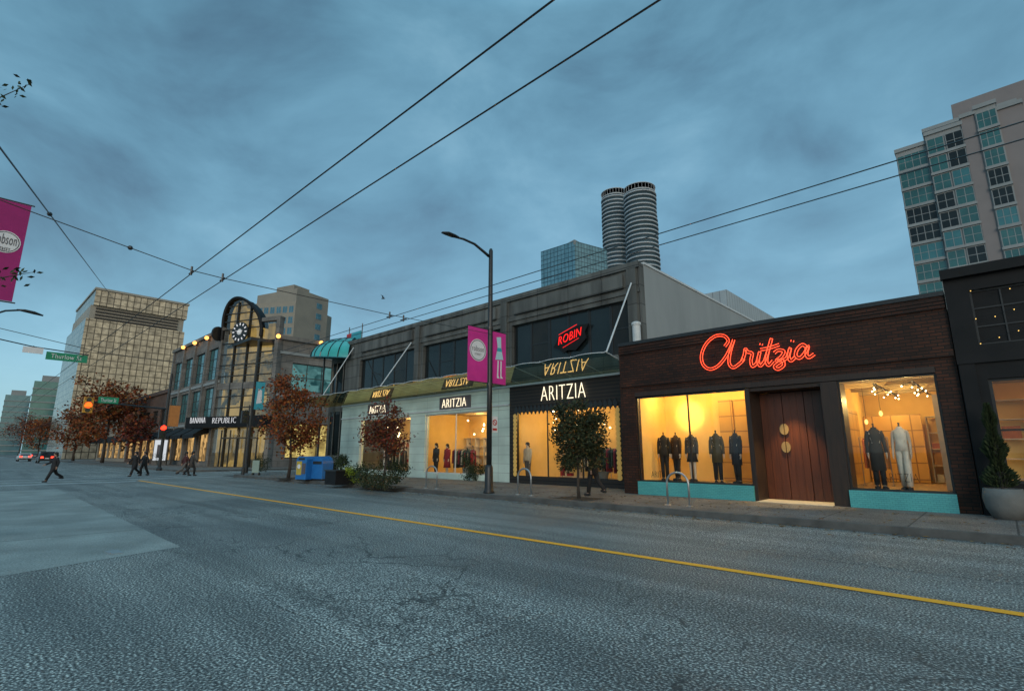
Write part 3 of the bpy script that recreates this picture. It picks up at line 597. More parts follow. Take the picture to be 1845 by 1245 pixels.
def pend(px,py,Y,top,label,r=.05,group=None,sz=1.7):
    X,z=Plane((0,Y),(1,0)).hit(px,py); t=thing('pendant_lamp',label,'lamp',(X,Y,z),group); MB().tube([(X,Y,z+r*1.4),(X,Y,top)],.006,4).build('cord','black',t); MB().sphere((X,Y,z),r,12,8,sz).build('shade','bulbsoft',t,True)
pend(1587,745,19.4,3.85,'oval glowing pendant lamp right above the dark coat mannequin'); pend(1561,760,20.4,3.85,'oval glowing pendant lamp further back at left in the right display room')
rt=random.Random(9)
for X,l in ((-2.5,'line of small bright track spotlights on the right display room ceiling'),(-1.6,'second line of track spotlights nearer the wall shelf on the ceiling')):
    tl=thing('track_light',l,'light',(X,19.5,3.6)); MB().box(X-.02,X+.02,18.2,22.9,3.56,3.6).build('track','black',tl)
    for i in range(10): 
        q=X+rt.uniform(-.28,.28); Y=18.3+i*.48; MB().tube([(X,Y,3.58),(q,Y,3.48)],.012,4).build('bracket','black',tl); MB().sphere((q,Y,3.46),.02,8,5).build('spotlight','bulb',tl,True)
# ============================================================ GREY RETAIL BUILDING
G=Plane((0,19),(1,0)); GX0,GX1,GZ=-34.9,-10.32,9.65
gb=thing('retail_building','long grey concrete two storey retail building with glass canopy over white shopfronts','building',(-21.8,19,.15))
xm=G.hit(918,760)[0]
bays=[(G.hit(648,660)[0],G.hit(749,650)[0],5),(G.hit(762,640)[0],G.hit(903,620)[0],5),(G.hit(922,600)[0],G.hit(1139,580)[0],6)]
b=MB(); b.wall(G,GX0,GX1,4.95,GZ,[(a,c,5.75,8.1) for a,c,_ in bays],0,.36); b.build('upper_wall','concrete',gb)
rt=random.Random(4)
for a,c,n in bays:
    for i in range(n): window(gb,G,a+(c-a)*i/n+.005,a+(c-a)*(i+1)/n-.005,5.75,8.1,.2,1,2 if i%2 else 1,.06,'black',rt.choice(['dglass','dglass','dglass2']))
MB().ob(G,GX0-.05,GX1+.0,-.12,-.002,9.42,9.7).build('coping','concrete',gb)
MB().ob(G,GX0,GX1-.0,-.07,-.002,8.32,8.5).build('string_course','concrete',gb)
for a,c,n in bays: MB().ob(G,a+.3,c-.3,-.16,-.003,8.62,9.25).build('panel','concrete',gb)
for u in (bays[0][1]+.22,bays[1][1]+.3,GX1-.35): MB().ob(G,u-.22,u+.22,-.14,-.004,4.97,9.40).build('pilaster','concrete',gb)
MB().box(GX1-.3,GX1,19.37,35.4,.15,GZ).build('side_wall','plaster',gb); MB().box(GX1-.34,GX1+.04,19.37,35.4,GZ,GZ+.1).build('side_coping','whitemetal',gb)
MB().box(GX0,GX1-.31,19.37,35.3,9.2,9.35).build('roof','black',gb); MB().box(GX0,GX1-.31,35.31,35.5,.15,9.5).build('rear_wall','concrete',gb)
MB().box(GX0,GX0+.3,19.37,35.3,.15,9.19).build('street_wall','concrete',gb)
MB().box(GX0+.31,GX1-.31,19.6,35.3,4.95,5.05).build('floor_slab','black',gb); MB().box(GX0+.31,GX1-.31,21.5,21.6,5.06,9.19).build('partition','darkpaint',gb)
a0=Plane((0,36),(1,0)).hit(1275,560)[0]; a1=Plane((0,36),(1,0)).hit(1312,560)[0]
MB().box(a0-4,a1,36,50,.15,13.0).build('penthouse','metalclad',gb)
A_=G.rc(648,738,745,853); B_=G.rc(765,878,740,857); C_=G.rc(928,1117,736,868)
za,zb=.45,3.8
b=MB(); b.wall(G,GX0,xm,.15,4.94,[(A_[0],A_[1],za,zb),(B_[0],B_[1],za,zb)],0,.3); b.build('shopfront','whitewall',gb,label='white panelled shopfront wall')
b=MB(); b.wall(G,xm+.004,GX1,.15,4.94,[(C_[0],C_[1],.45,3.62)],0,.3); b.build('shopfront','slat',gb,label='dark slatted shopfront wall')
MB().ob(G,GX0,xm,-.08,-.002,3.95,4.02).build('trim','whitemetal',gb)
for (q,n,l) in ((A_,2,'left shop window'),(B_,2,'middle shop window')): window(gb,G,q[0],q[1],za,zb,.1,n,1,.05,'whitemetal','clear','shop_window',l)
window(gb,G,C_[0],C_[1],.45,3.62,.1,3,1,.05,'black','clear','shop_window','right shop window with scalloped edge')
sc_=MB(); n=24
for i in range(n):
    u=C_[0]+(C_[1]-C_[0])*(i+.5)/n; sc_.flat(G,[(u-.13,3.66),(u,3.42),(u+.13,3.66),(u,3.88)],-.05,-.004)
sc_.build('scallop_trim','black',gb)
for u in (C_[0]+.02,C_[1]-.05):
    sc_=MB()
    for i in range(15): sc_.disc(G,u,.58+i*.2,.115,-.04-.002*(i%2),-.006,12)
    sc_.build('scallop_edge','gilded_glow',gb)
yb=23.6
MB().box(GX0+.32,GX1-.32,yb,yb+.1,.15,4.9).build('interior_wall','warmwall',gb)
for u in (A_[1]+.3,xm-.1): MB().box(u-.05,u+.05,19.32,yb-.01,.15,4.9).build('partition','warmwall',gb)
MB().box(GX0+.32,GX1-.32,19.31,yb-.01,.16,.3).build('interior_floor','shopfloor',gb); MB().box(GX0+.32,GX1-.32,19.31,yb-.01,4.0,4.1).build('interior_ceiling','shopceil',gb)
for q,p in ((A_,68),(B_,58),(C_,54)): 
    w=q[1]-q[0]; bulbs([(q[0]+w*f,Y,3.6) for f in (.22,.78) for Y in (20.4,22.4)],p,(1,.67,.25))
for q,nm in ((A_,'left'),(B_,'middle'),(C_,'right')):
    for i in range(14):
        u=q[0]+(q[1]-q[0])*random.uniform(.08,.92); Y=random.uniform(20,23); z=random.uniform(2.7,3.7)
        solo(MB().sphere((u,Y,z),.045,8,5),'ceiling_bulb','bulb','small warm bulbs under the ceiling of the '+nm+' grey shopfront','bulb',(u,Y,z),'bulbs in the '+nm+' shopfront')
    shelf('pale shelf unit of goods at the back of the '+nm+' grey shopfront','goods on the shelves at the back of the '+nm+' grey shopfront',q[0]-2.5 if nm!='left' else q[0]-1.0,q[0]+1.6,23.1,.31,5,4,[IV,TA,RU,FO,WI,CRM])
CC=[WI,INK,CRM,FO]
rack('clothes rack of wine and black garments in the middle white shopfront',B_[0]+.8,B_[0]+2.6,20.6,.3,CC,'mixed garments on the middle shopfront rack')
rack('clothes rack of mixed garments in the left white shopfront',A_[0]+1,A_[0]+2.8,20.8,.3,CC[1:],'mixed garments on the left shopfront rack')
rack('clothes rack of pale garments at the back of the dark slatted shopfront',C_[0]+2.0,C_[0]+3.6,22.0,.3,[CRM,INK,CRM],'pale garments on the slatted shopfront rack')
rack('clothes rack of dark garments near the glass of the dark slatted shopfront',C_[0]+4.0,C_[0]+5.4,20.6,.3,[INK,FO,WI],'dark garments on the rack near the slatted shopfront glass')
ST2=((3,2),(-3,2)); AR2=((4,10),(-2,12))
figure('mannequin','mannequin in cream jacket and grey trousers in the scalloped window','mannequin',(ground_at(951,19.9),19.9,.3),PI,1.8,ST2,AR2,CRM,.85,('greyt',(.12,.11,.1)),'form',True,True)
figure('mannequin','mannequin in black coat standing in the middle white shopfront','mannequin',(ground_at(786,20.0),20.0,.3),PI,1.85,ST2,AR2,INK,.7,INK,'form',True,True)
figure('mannequin','mannequin in red dress standing in the middle white shopfront','mannequin',(ground_at(806,20.2),20.2,.3),PI,1.8,ST2,AR2,WI,.85,WI,'form',True,True,.4)
figure('mannequin','mannequin in grey outfit standing in the left white shopfront','mannequin',(ground_at(702,20.0),20.0,.3),PI,1.85,ST2,AR2,('slate',(.06,.053,.045)),.8,INK,'form',True,True)
for px,Y,l in ((842,20.2,'potted leafy plant inside the middle white shopfront'),(1085,20.4,'potted leafy plant inside the scalloped window')):
    X=ground_at(px,Y); t=thing('potted_plant',l,'plant',(X,Y,.3)); MB().lathe((X,Y,.3),[(.2,0),(.28,.45),(.24,.45),(.22,.4)],14).build('pot','pot',t)
    rn=random.Random(px); m=MB()
    for i in range(160):
        g=Vector((X,Y,1.25))+Vector((rn.gauss(0,.2),rn.gauss(0,.2),rn.gauss(0,.3))); a=Vector((rn.gauss(0,1),rn.gauss(0,1),rn.gauss(0,1))).normalized(); q=a.orthogonal().normalized(); m.add([g-a*.09,g+q*.04,g+a*.09,g-q*.04],[(0,1,2,3)])
    m.tube([(X,Y,.7),(X,Y,1.3)],.015,5); m.build('foliage','ever',t,norm=False)
for (xl,xr,yt,yb_,l) in ((977,1057,693,719,'large white ARITZIA letters on the dark slatted fascia'),(799,842,718,733,'white ARITZIA letters above the middle white shopfront'),(668,697,731,744,'small white ARITZIA letters above the left white shopfront')):
    q=G.rc(xl,xr,yt,yb_); solo(MB().text(G,'ARITZIA',q[0],q[1],q[2],q[3],-.1,.012,thin=.024),'shop_sign','signwhite',l,'sign',((q[0]+q[1])/2,18.9,q[2]))
    if xl<900: solo(MB().ob(G,q[0]-.3,q[1]+.3,-.05,-.003,q[2]-.12,q[3]+.12),'sign_board','bgrey','flat grey board behind the '+l,'board',((q[0]+q[1])/2,18.95,q[2]-.1))
RS=thing('window_sign','red lit ROBIN sign on a dark ragged panel in the upper window','sign',G.M(G.hit(1025,578)[0],0,7))
u0,z0=G.hit(994,592); u1,z1=G.hit(1062,566); ww=u1-u0
MB().flat(G,[(u0+.02*ww,6.55),(u0+.18*ww,6.45),(u0+.3*ww,6.2),(u0+.42*ww,6.32),(u0+.62*ww,6.25),(u0+.9*ww,6.75),(u0+.86*ww,7.05),(u0+.97*ww,7.4),(u0+.7*ww,7.42),(u0+.2*ww,7.1),(u0+.12*ww,6.8)],.02,.08).build('panel','darkpaint',RS)
q=G.rc(1005,1045,552,590); MB().text(G,'ROBIN',q[0],q[1],6.62,7.02,.0,.012,shear=.15,rise=.28,thin=.012).build('lettering','redsign',RS)
MB().tube([G.M(u0+ww*(.2+.08*i),-.02,7.12+.055*i) for i in range(7)],.012,5).build('red_stroke','redsign',RS)
MB().tube([G.M(u0+ww*(.3+.07*i),-.02,6.46+.055*i) for i in range(7)],.010,5).build('red_stroke','redsign',RS)
# canopy
def cz_(v,w): return 4.97+.42*v+.03*w*v**4
cp=MB(); n=16; x0,x1=-37.2,-10.7; rows=6; seg=6
W=(x1-x0)/n
for i in range(n):
    vs=[];fs=[]
    for j in range(rows+1):
        for k in range(seg+1):
            v=j/rows; s_=math.sin(PI*k/seg); vs.append((x0+i*W+W*k/seg,18.98-v*(2.35+.12*s_*v),cz_(v,s_)))
    for j in range(rows):
        for k in range(seg): a=j*(seg+1)+k; fs.append((a,a+1,a+seg+2,a+seg+1))
    cp.add(vs,fs)
cg=cp.build('glass_canopy','canopy',gb,True,norm=False)
for i in range(n+1): sub(MB().tube([(x0+i*W,18.98,5.01),(x0+i*W,16.66,5.43)],.022,5),'canopy_rib','whitemetal',cg,gb)
ed=MB()
for i in range(n): ed.tube([(x0+i*W+W*k/seg,18.98-(2.35+.12*math.sin(PI*k/seg)),cz_(1,math.sin(PI*k/seg))) for k in range(seg+1)],.02,5)
sub(ed,'canopy_edge','whitemetal',cg,gb)
sub(MB().ob(G,GX0,x1,-.1,-.003,4.86,4.96),'canopy_beam','steel',cg,gb)
for (px,py) in ((1141,512),(745,618),(641,627)):
    u,z=G.hit(px,py); u=min(u,GX1-.2); MB().tube([(u,18.83,z),(u-.05,16.75,5.42)],.035,6).build('tie_rod','whitemetal',gb)
MB().lathe((GX1-.12,18.7,5.9),[(.17,0),(.17,.9),(.2,.9),(.2,1.0),(.12,1.05)],12).build('vent_pipe','whitemetal',gb)
ctr=(-36.6,20.9); dr=1.8
MB().lathe((ctr[0],ctr[1],0),[(dr,.15),(dr,9.1)],28).build('corner_drum','dglass',gb,True)
for z in (.9,4.6,8.3): MB().lathe((ctr[0],ctr[1],z),[(dr+.07,0),(dr+.07,.5),(dr-.2,.5)],28).build('corner_band','concrete',gb)
for a in range(180,361,20): MB().tube([(ctr[0]+(dr+.05)*math.cos(R(a)),ctr[1]+(dr+.05)*math.sin(R(a)),.2),(ctr[0]+(dr+.05)*math.cos(R(a)),ctr[1]+(dr+.05)*math.sin(R(a)),9)],.05,5).build('corner_mullion','concrete',gb)
# tilted fan-shaped curved canopy over the corner: drooping outwards, higher on its left side
v=MB(); vs=[];fs=[];na=26;nr=7
for j in range(nr+1):
    for i in range(na+1):
        f=i/na; a=R(150+170*f); t=j/nr; rr=1.2+2.3*math.sin(t*PI/2); lift=.95*math.cos(R(170*f))*t
        zz=10.35-1.45*(1-math.cos(t*PI/2))+lift*.55; vs.append((ctr[0]+rr*math.cos(a),ctr[1]+rr*math.sin(a),zz))
for j in range(nr):
    for i in range(na): q=j*(na+1)+i; fs.append((q,q+1,q+na+2,q+na+1))
v.add(vs,fs); vz=v.build('corner_visor',mat('visor_teal_glow',(.03,.27,.26),(.05,.36,.34),1.5,.25,emit=(.05,.4,.4),es=.05),gb,True,norm=False)  # faint emission brightens the visor, which is no lamp
for i in range(0,na+1,2): sub(MB().tube([vs[j*(na+1)+i] for j in range(nr+1)],.05,4),'visor_rib','dglass',vz,gb)
for j in (3,7): sub(MB().tube([vs[j*(na+1)+i] for i in range(na+1)],.05,4),'visor_hoop','tglass',vz,gb)
MB().lathe((ctr[0],ctr[1],9.1),[(1.25,0),(1.2,1.2)],20).build('visor_drum','concrete',gb,True)
q=Plane((0,20),(1,0)).rc(626,650,572,600); t=thing('roof_sign','small red and blue sign panel on the roof corner beside the teal visor','sign',(q[0],20,9.7))
RP=Plane((0,20),(1,0)); MB().ob(RP,q[0],q[0]+.7,0,.1,9.9,10.8).build('red_panel','signredpaint',t); MB().ob(RP,q[0]+.72,q[1],0,.1,9.9,10.8).build('blue_panel','bteal',t)
for u in (q[0]+.1,q[1]): MB().tube([(u,20.15,9.3),(u,20.15,11.4)],.04,5).build('post','black',t)
# ============================================================ DARK BUILDING right
D=Plane((0,16.9),(1,0)); db=thing('dark_shop_building','black painted shop building at the right edge with lit window and string lights','building',(5,16.9,.15)); DX0=-.53
wa=(D.hit(1784,770)[0]+.12,3.3,.9,3.35); wb_=(D.hit(1752,560)[0],3.3,4.2,5.6); wc=(3.7,7.5,.9,3.45)
b=MB(); b.wall(D,DX0,12,.15,6.25,[wa,wb_,wc],0,.3); b.build('wall','darkpaint',db)
window(db,D,*wa,.1,3,2,.06,'black','clear'); window(db,D,*wb_,.1,6,3,.04,'black','darkpaint'); window(db,D,*wc,.1,2,1,.06,'black','clear')
MB().ob(D,DX0-.03,12,-.18,-.002,5.95,6.2).build('cornice','darkpaint',db); MB().ob(D,DX0,12,-.08,-.002,3.75,4.0).build('ledge','darkpaint',db)
MB().ob(D,DX0+.02,DX0+.32,-.06,-.003,.15,3.74).build('pilaster','darkpaint',db)
MB().box(DX0,12,17.21,30,5.8,5.95).build('roof','black',db)
MB().box(DX0+.02,11.9,21,21.1,.15,5.7).build('interior_wall','warmwall',db); MB().box(DX0+.02,11.9,17.22,20.9,.16,.3).build('interior_floor','shopfloor',db); MB().box(DX0+.02,11.9,17.22,20.9,3.6,3.7).build('interior_ceiling','shopceil',db); MB().box(DX0+.0,DX0+.06,17.22,20.9,.15,5.7).build('party_wall','warmwall',db)
bulbs([(.8,19,3.3),(3,19,3.3)],14,(1,.5,.18))
shelf('dim shelf unit inside the black shop at the right edge','goods on the shelf inside the black shop',.0,3.5,20.4,.31,4,5,[TA,RU,INK,FO])
sl_=thing('string_lights','warm string lights hanging across the black upper facade at the right edge','lights',(1.5,16.8,5))
rnd=random.Random(8)
for k in range(3):
    pts=[(DX0+.5+i*.35,16.82,5.6-k*.62-.12*math.sin(i*1.1+k)) for i in range(10)]; MB().tube(pts,.006,4).build('cable','black',sl_)
    for p in pts[::1]:
        if rnd.random()<.6: MB().sphere((p[0],p[1],p[2]-.04),.011,6,4).build('bulb','bulbsoft',sl_)
y=16.3; x=Plane((0,y),(1,0)).hit(1808,890)[0]; pt=thing('potted_evergreen','slim dark evergreen in a round grey pot at the right edge','plant',(x,y,.15))
MB().lathe((x,y,.15),[(.24,0),(.34,.22),(.37,.45),(.34,.66),(.30,.66),(.28,.6)],20).build('pot','pot',pt,True); MB().tube([(x,y,.7),(x,y,2.5)],[.03,.01],6).build('trunk','bark',pt)
rn=random.Random(3); m=MB()
for i in range(2600):
    f=rn.random(); rr=.30*(1-f)**.7*(.75+.35*math.sin(f*17)); w=rn.uniform(0,2*PI); q=rr*rn.uniform(.3,1.1)**.6; g=Vector((x+q*math.cos(w),y+q*math.sin(w),.85+1.85*f)); a=Vector((math.cos(w),math.sin(w),.9)).normalized(); c=a.orthogonal().normalized(); m.add([g-a*.03,g+c*.02,g+a*.08,g-c*.02],[(0,1,2,3)])
m.build('crown','ever',pt,norm=False)
# ============================================================ CLOCK CORNER BUILDING
bb=thing('clock_corner_building','grey stone corner building with arched glass clock tower and lit interior','building',(-62,24,.15))
LW=Plane((0,18.5),(1,0)); RW=Plane((-54,0),(0,1)); pL=(-60.7,18.5); pR=(-54,21.4); CT=Plane(pL,(pR[0]-pL[0],pR[1]-pL[1])); cl=math.hypot(pR[0]-pL[0],pR[1]-pL[1])
holes=[];lx=-80.5
for i in range(4):
    u=-79.5+i*4.6
    holes+=[(u,u+3.5,9.6,13.2),(u,u+3.5,5.2,8.7),(u,u+3.5,.6,4.2)]
b=MB(); b.wall(LW,lx,-60.9,.15,14.8,holes,0,.4); b.build('street_wall','brstone',bb)
for i,h in enumerate(holes): window(bb,LW,*h,.2,3,3 if h[2]>4.9 else 1,.09,'black','tglass' if h[2]>5 else 'litdim')
for i in range(4):
    u=-79.5+i*4.6; MB().prism([(u-.2,18.48,4.5),(u-.2,16.9,3.5),(u-.2,16.9,3.1),(u-.2,18.48,3.7)],(3.9,0,0)).build('awning','darkpaint',bb)
rh=[(23.3,28.4,8.0,11.0),(30.2,34.5,8.0,11.0),(36.5,41,8.0,11.0),(23.3,28.4,1.0,4.6),(30.2,34.5,1.0,4.0),(36.5,41,1.0,4.6),(30.2,34.5,4.9,7.0)]
b=MB(); b.wall(RW,21.5,52,.15,13.3,rh,0,.4); b.build('side_wall','brstone',bb)
for h in rh: window(bb,RW,*h,.2,3,2 if h[2]>3 else 1,.1,'black','litoff' if h[2]>4.5 else 'lityel')
for z in (7.3,11.8): MB().ob(RW,21.5,52,-.15,-.002,z,z+.3).build('string_course','slab',bb)
MB().ob(RW,21.4,52,-.3,.45,13.3,13.75).build('cornice','brstone',bb); MB().ob(LW,lx,-60.9,-.3,.45,14.8,15.15).build('cornice','brstone',bb)
for z in (4.6,9.0): MB().ob(LW,lx,-60.9,-.15,-.002,z,z+.3).build('string_course','slab',bb)
for i in range(5): 
    u=-80.2+i*4.6; MB().ob(LW,u,u+.5,-.2,-.003,.15,14.79).build('pilaster','brstone',bb)
MB().box(lx,-54.5,19,51,12.9,13.2).build('roof','black',bb)
# tower: glazed bay closed by a rounded, thin dark-rimmed top, steeper on its left
apx=[(402,600),(403,578),(407,560),(414,546),(424,538),(436,538),(449,545),(460,557),(468,571),(472,590)]
arch=[CT.hit(*p) for p in cr(apx,3)]
aL,aR=arch[0][0],arch[-1][0]; zs_=min(arch[0][1],arch[-1][1]); zpk=max(a[1] for a in arch)
ztr=CT.hit(482,574)[1]
def fillarch(d):
    m=MB()
    for (ua,za_),(ub,zb_) in zip(arch[:-1],arch[1:]):
        if ub-ua>1e-4: m.add([CT.M(ua,d,.15),CT.M(ub,d,.15),CT.M(ub,d,zb_),CT.M(ua,d,za_)],[(0,1,2,3)])
    m.add([CT.M(aR,d,.15),CT.M(cl-.1,d,.15),CT.M(cl-.1,d,ztr-.3),CT.M(aR,d,ztr-.3)],[(0,1,2,3)]); return m
fillarch(.9).build('lit_interior','litgold',bb,norm=False)
fillarch(.1).build('tower_glass',glass('tower_glass',(.85,.92,.95),1.6,.10),bb,norm=False)
m=MB()
for (ua,za_),(ub,zb_) in zip(arch[:-1],arch[1:]): m.add([CT.M(ua,.0,za_),CT.M(ub,.0,zb_),CT.M(ub,1.0,zb_),CT.M(ua,1.0,za_)],[(0,1,2,3)])
m.build('barrel_roof','darkpaint',bb)
fr=MB()
for u,zt_ in ((aL+(aR-aL)*.33,zpk-.5),(aL+(aR-aL)*.66,zpk-.7),(aR-.1,zs_),(cl-.25,ztr-.3)): fr.ob(CT,u,u+.12,-.05,.25,.15,zt_)
fr.build('tower_mullion','black',bb)
for z,hh,mm_ in ((4.9,.4,'brstone'),(6.2,.1,'black'),(7.4,.1,'black'),(8.2,.7,'brstone'),(9.6,.1,'black'),(10.8,.1,'black'),(12.0,.1,'black'),(13.2,.1,'black')): MB().ob(CT,aL+.02,cl-.03,-.02,.2,z,z+hh).build('tower_band',mm_,bb)
for k in range(0,4):
    z=zs_+(zpk-zs_)*(k+.3)/4.4; ins=[a[0] for a in arch if a[1]>=z]; MB().ob(CT,min(ins)+.1,max(ins)-.1,-.02,.1,z,z+.1).build('arch_bar','black',bb)
MB().tube([CT.M(u,-.05,z) for u,z in [(aR,zs_-.8)]+arch[::-1]+[(aL,zs_-.8)]],.18,6).build('arch_rim','darkpaint',bb)
MB().ob(CT,cl-.16,cl+.3,-.1,.5,.15,ztr).build('corner_pier','brstone',bb); MB().ob(CT,-.3,aL,-.1,.5,.15,14.9).build('corner_pier','brstone',bb); MB().ob(CT,aR,cl+.3,-.12,.6,ztr-.3,ztr+.12).build('tower_cornice','brstone',bb)
u,z=CT.hit(439,600)
def clock(Pl,u,z,r,d,label):
    c=MB().disc(Pl,u,z,r,d-.15,d,28).build('clock','black',bb,label=label)
    for k in range(12): w=2*PI*k/12; sub(MB().flat(Pl,[(u+r*.9*math.sin(w+.05),z+r*.9*math.cos(w+.05)),(u+r*.9*math.sin(w-.05),z+r*.9*math.cos(w-.05)),(u+r*.68*math.sin(w-.08),z+r*.68*math.cos(w-.08)),(u+r*.68*math.sin(w+.08),z+r*.68*math.cos(w+.08))],d-.18,d-.153),'hour_mark','brletters',c,bb)
    for w,l in ((R(285),.62),(R(75),.45)): sub(MB().flat(Pl,[(u-.05*math.cos(w),z+.05*math.sin(w)),(u+.05*math.cos(w),z-.05*math.sin(w)),(u+r*l*math.sin(w),z+r*l*math.cos(w))],d-.2,d-.181),'clock_hand','brletters',c,bb)
    sub(MB().disc(Pl,u,z,r*.3,d-.175,d-.155,16),'clock_hub','bwhite',c,bb)
clock(CT,u,z,1.1,-.4,'large round black clock face')
CS2=Plane(CT.M(aL-.35,-.3,0)[:2],(.45,-1)); MB().disc(CS2,0,z+.1,.8,-.1,.1,24).build('clock','black',bb,label='smaller side clock face turned to the street')
CS=Plane(CT.M(0,-1.75,0)[:2],CT.e); qa=CS.rc(343,370,752,762); qb=CS.rc(383,425,752,762); ez=qa[2]
MB().ob(CT,-2.2,cl+.8,-1.7,-.1,ez-.5,ez+.62).build('entrance_canopy','darkpaint',bb)
for q,t in ((qa,'BANANA'),(qb,'REPUBLIC')):
    solo(MB().text(CS,t,q[0],q[1],q[2],q[3],0,.02,thin=.03),'shop_sign','brletters','white raised letters '+t+' on the black entrance canopy','sign',CS.M((q[0]+q[1])/2,0,ez))
d=MB()
for i in range(5): d.ob(CT,1.2+i*(cl-2.4)/4-.05,1.2+i*(cl-2.4)/4+.05,-.16,-.06,.15,3.9)
d.ob(CT,1.2,cl-1.2,-.155,-.065,3.0,3.15); d.build('entrance_frame','black',bb)
for px,py,Pl in ((338,627,LW),(359,619,LW),(381,610,LW),(498,607,RW),(575,619,RW)):
    u,z=Pl.hit(px,py); c=Pl.M(u,-.5,z); t=thing('wall_lamp','small orange globe lamp on the roof edge of the clock building','lamp',c,'roof edge lamps of the clock building'); MB().sphere(c,.22,10,6).build('globe','orangelamp',t,True); MB().tube([c,Pl.M(u,-.05,z-.3)],.05,5).build('bracket','black',t)
bulbs([CT.M(cl*.3,-1.0,3.5),CT.M(cl*.75,-1.0,3.5)],30,(1,.7,.3))
# ============================================================ OLD SHOPS further along
O=Plane((0,18.8),(1,0))
for (x0,x1,h,m_,l) in ((-103,-81,9.6,'brick2','old brown brick shop row with arched windows beyond the clock building'),(-128,-103.3,8.2,'beige','low beige shop row beyond the brick one with dark awnings')):
    t=thing('shop_row',l,'building',((x0+x1)/2,19,.15)); hs=[]; n=5
    for i in range(n):
        u=x0+.8+i*(x1-x0-.8)/n; w=(x1-x0-.8)/n-.8; hs+=[(u,u+w,.6,3.4),(u+.3,u+w-.3,5.0,7.4)]
    MB().wall(O,x0,x1,.15,h,hs,0,.4).build('wall',m_,t)
    for hh in hs: window(t,O,*hh,.2,2,2,.1,'black','litdim' if hh[2]<3 else 'dglass')
    MB().ob(O,x0,x1,-.25,.4,h,h+.5).build('cornice',m_,t); MB().box(x0,x1,19.25,40,h-.4,h-.1).build('roof','black',t)
    for i in range(n):
        u=x0+.8+i*(x1-x0-.8)/n; w=(x1-x0-.8)/n-.8
        MB().prism([(u,18.78,4.4),(u,17.0,3.5),(u,17.0,3.2),(u,18.78,3.6)],(w,0,0)).build('awning','darkpaint',t)
# ============================================================ GOLD OFFICE TOWER
GT=thing('office_tower','pale gold mirrored office tower with stepped louvred top beyond the shops','tower',(-160,28,.15))
gx=-150.0; X_=Plane((gx,0),(0,1)); y0=X_.hit(150,600)[0]; y1=X_.hit(327,640)[0]; zt=X_.hit(240,585)[1]; yt0=X_.hit(172,530)[0]; zc=X_.hit(172,521)[1]
MB().box(gx-30,gx,y0,y1,.15,zt).build('curtain_wall','goldglass',GT)
MB().box(gx-28,gx-.8,y0+.6,y1-.3,zt,zt+3.4).build('louvre_band','goldcap',GT)
for k in range(4): MB().box(gx-28.2,gx-.55,y0+1.6,y1-1.6,zt+.3+k*.75,zt+.65+k*.75).build('louvre','black',GT)
MB().box(gx-29,gx-.1,yt0,y1+.1,zt+3.4,zc).build('roof_cap','goldglass',GT); MB().box(gx-29.3,gx+.2,yt0-.2,y1+.3,zc,zc+.5).build('parapet','goldcap',GT)
# ============================================================ HOTEL behind clock building
def depth_pt(px,py,dd):
    v=ray(px,py); f=math.hypot(v[0],v[1]); return (v[0]/f*dd,v[1]/f*dd)
def zat(px,py,dd): v=ray(px,py); return v[2]/math.hypot(v[0],v[1])*dd+CH
hb=thing('hotel_block','beige concrete hotel block rising behind the clock building','building',(*depth_pt(530,580,150),.15))
A1=depth_pt(457,580,158);B1=depth_pt(530,580,150);C1=depth_pt(589,580,158)
z1=zat(490,541,152); z2=zat(560,526,152)
HP=Plane(A1,(B1[0]-A1[0],B1[1]-A1[1])); hl=math.hypot(B1[0]-A1[0],B1[1]-A1[1]); HQ=Plane(B1,(C1[0]-B1[0],C1[1]-B1[1])); hr=math.hypot(C1[0]-B1[0],C1[1]-B1[1])
MB().ob(HP,0,hl,0,18,.15,z1).build('wing','beige',hb); MB().ob(HQ,.02,hr,-.02,16,.15,z2).build('core','beige',hb); MB().ob(HQ,1.5,hr*.6,3,10,z2,z2+2).build('machine_room','beige',hb)
for j in range(4):
    for i in range(6):
        u=1+i*(hl-1)/6; z=z1-3.3-j*3.1; window(hb,HP,u,u+(hl-1)/6-.5,z,z+2.0,-.06,2,1,.1,'slab','bglass')
for j in range(4): window(hb,HQ,hr*.62,hr*.62+2.2,z2-4-j*3.1,z2-2.2-j*3.1,-.09,1,1,.1,'slab','bglass')
# ============================================================ FAR HIGH-RISES
def tower_box(name,label,xl,xr,yt,dd,m_,depth=20,cap='slab',n=6):
    a=depth_pt(xl,yt,dd); c=depth_pt(xr,yt,dd); Pl=Plane(a,(c[0]-a[0],c[1]-a[1])); w=math.hypot(c[0]-a[0],c[1]-a[1]); z=zat((xl+xr)/2,yt,dd); t=thing(name,label,'tower',(a[0],a[1],.15))
    MB().ob(Pl,0,w,0,depth,.15,z).build('curtain_wall',m_,t); MB().ob(Pl,w*.2,w*.8,2,depth-2,z,z+3).build('machine_room',cap,t)
    for j in range(n): MB().ob(Pl,-.2,w+.2,-.4,depth+.2,z-3.2*(j+1)-.5,z-3.2*(j+1)).build('floor_slab',cap,t)
    return t
tower_box('high_rise','teal glass high-rise with pale floor bands far down the street',62,124,688,330,'tglass',25,n=14)
tower_box('high_rise','small distant bluish high-rise at the left edge of the street',10,56,712,420,'bglass',25,n=10)
tower_box('high_rise','dark slim far tower just left of the gold office tower',118,150,735,200,'beige',15,n=4)
gt=thing('glass_tower','blue glass office block behind the grey roof beside the round towers','tower',(*depth_pt(1030,480,160),.15))
a=depth_pt(994,470,168); b_=depth_pt(1036,460,158); c=depth_pt(1084,470,172); zg=zat(1036,434,158)
bg=grid_mat('blue_curtain_wall',(.18,.35,.42),(.14,.29,.35),(.04,.07,.09),1.5,1.6,.1,rough=.15,metal=.4,offset=0,bump=0,stain=.3)
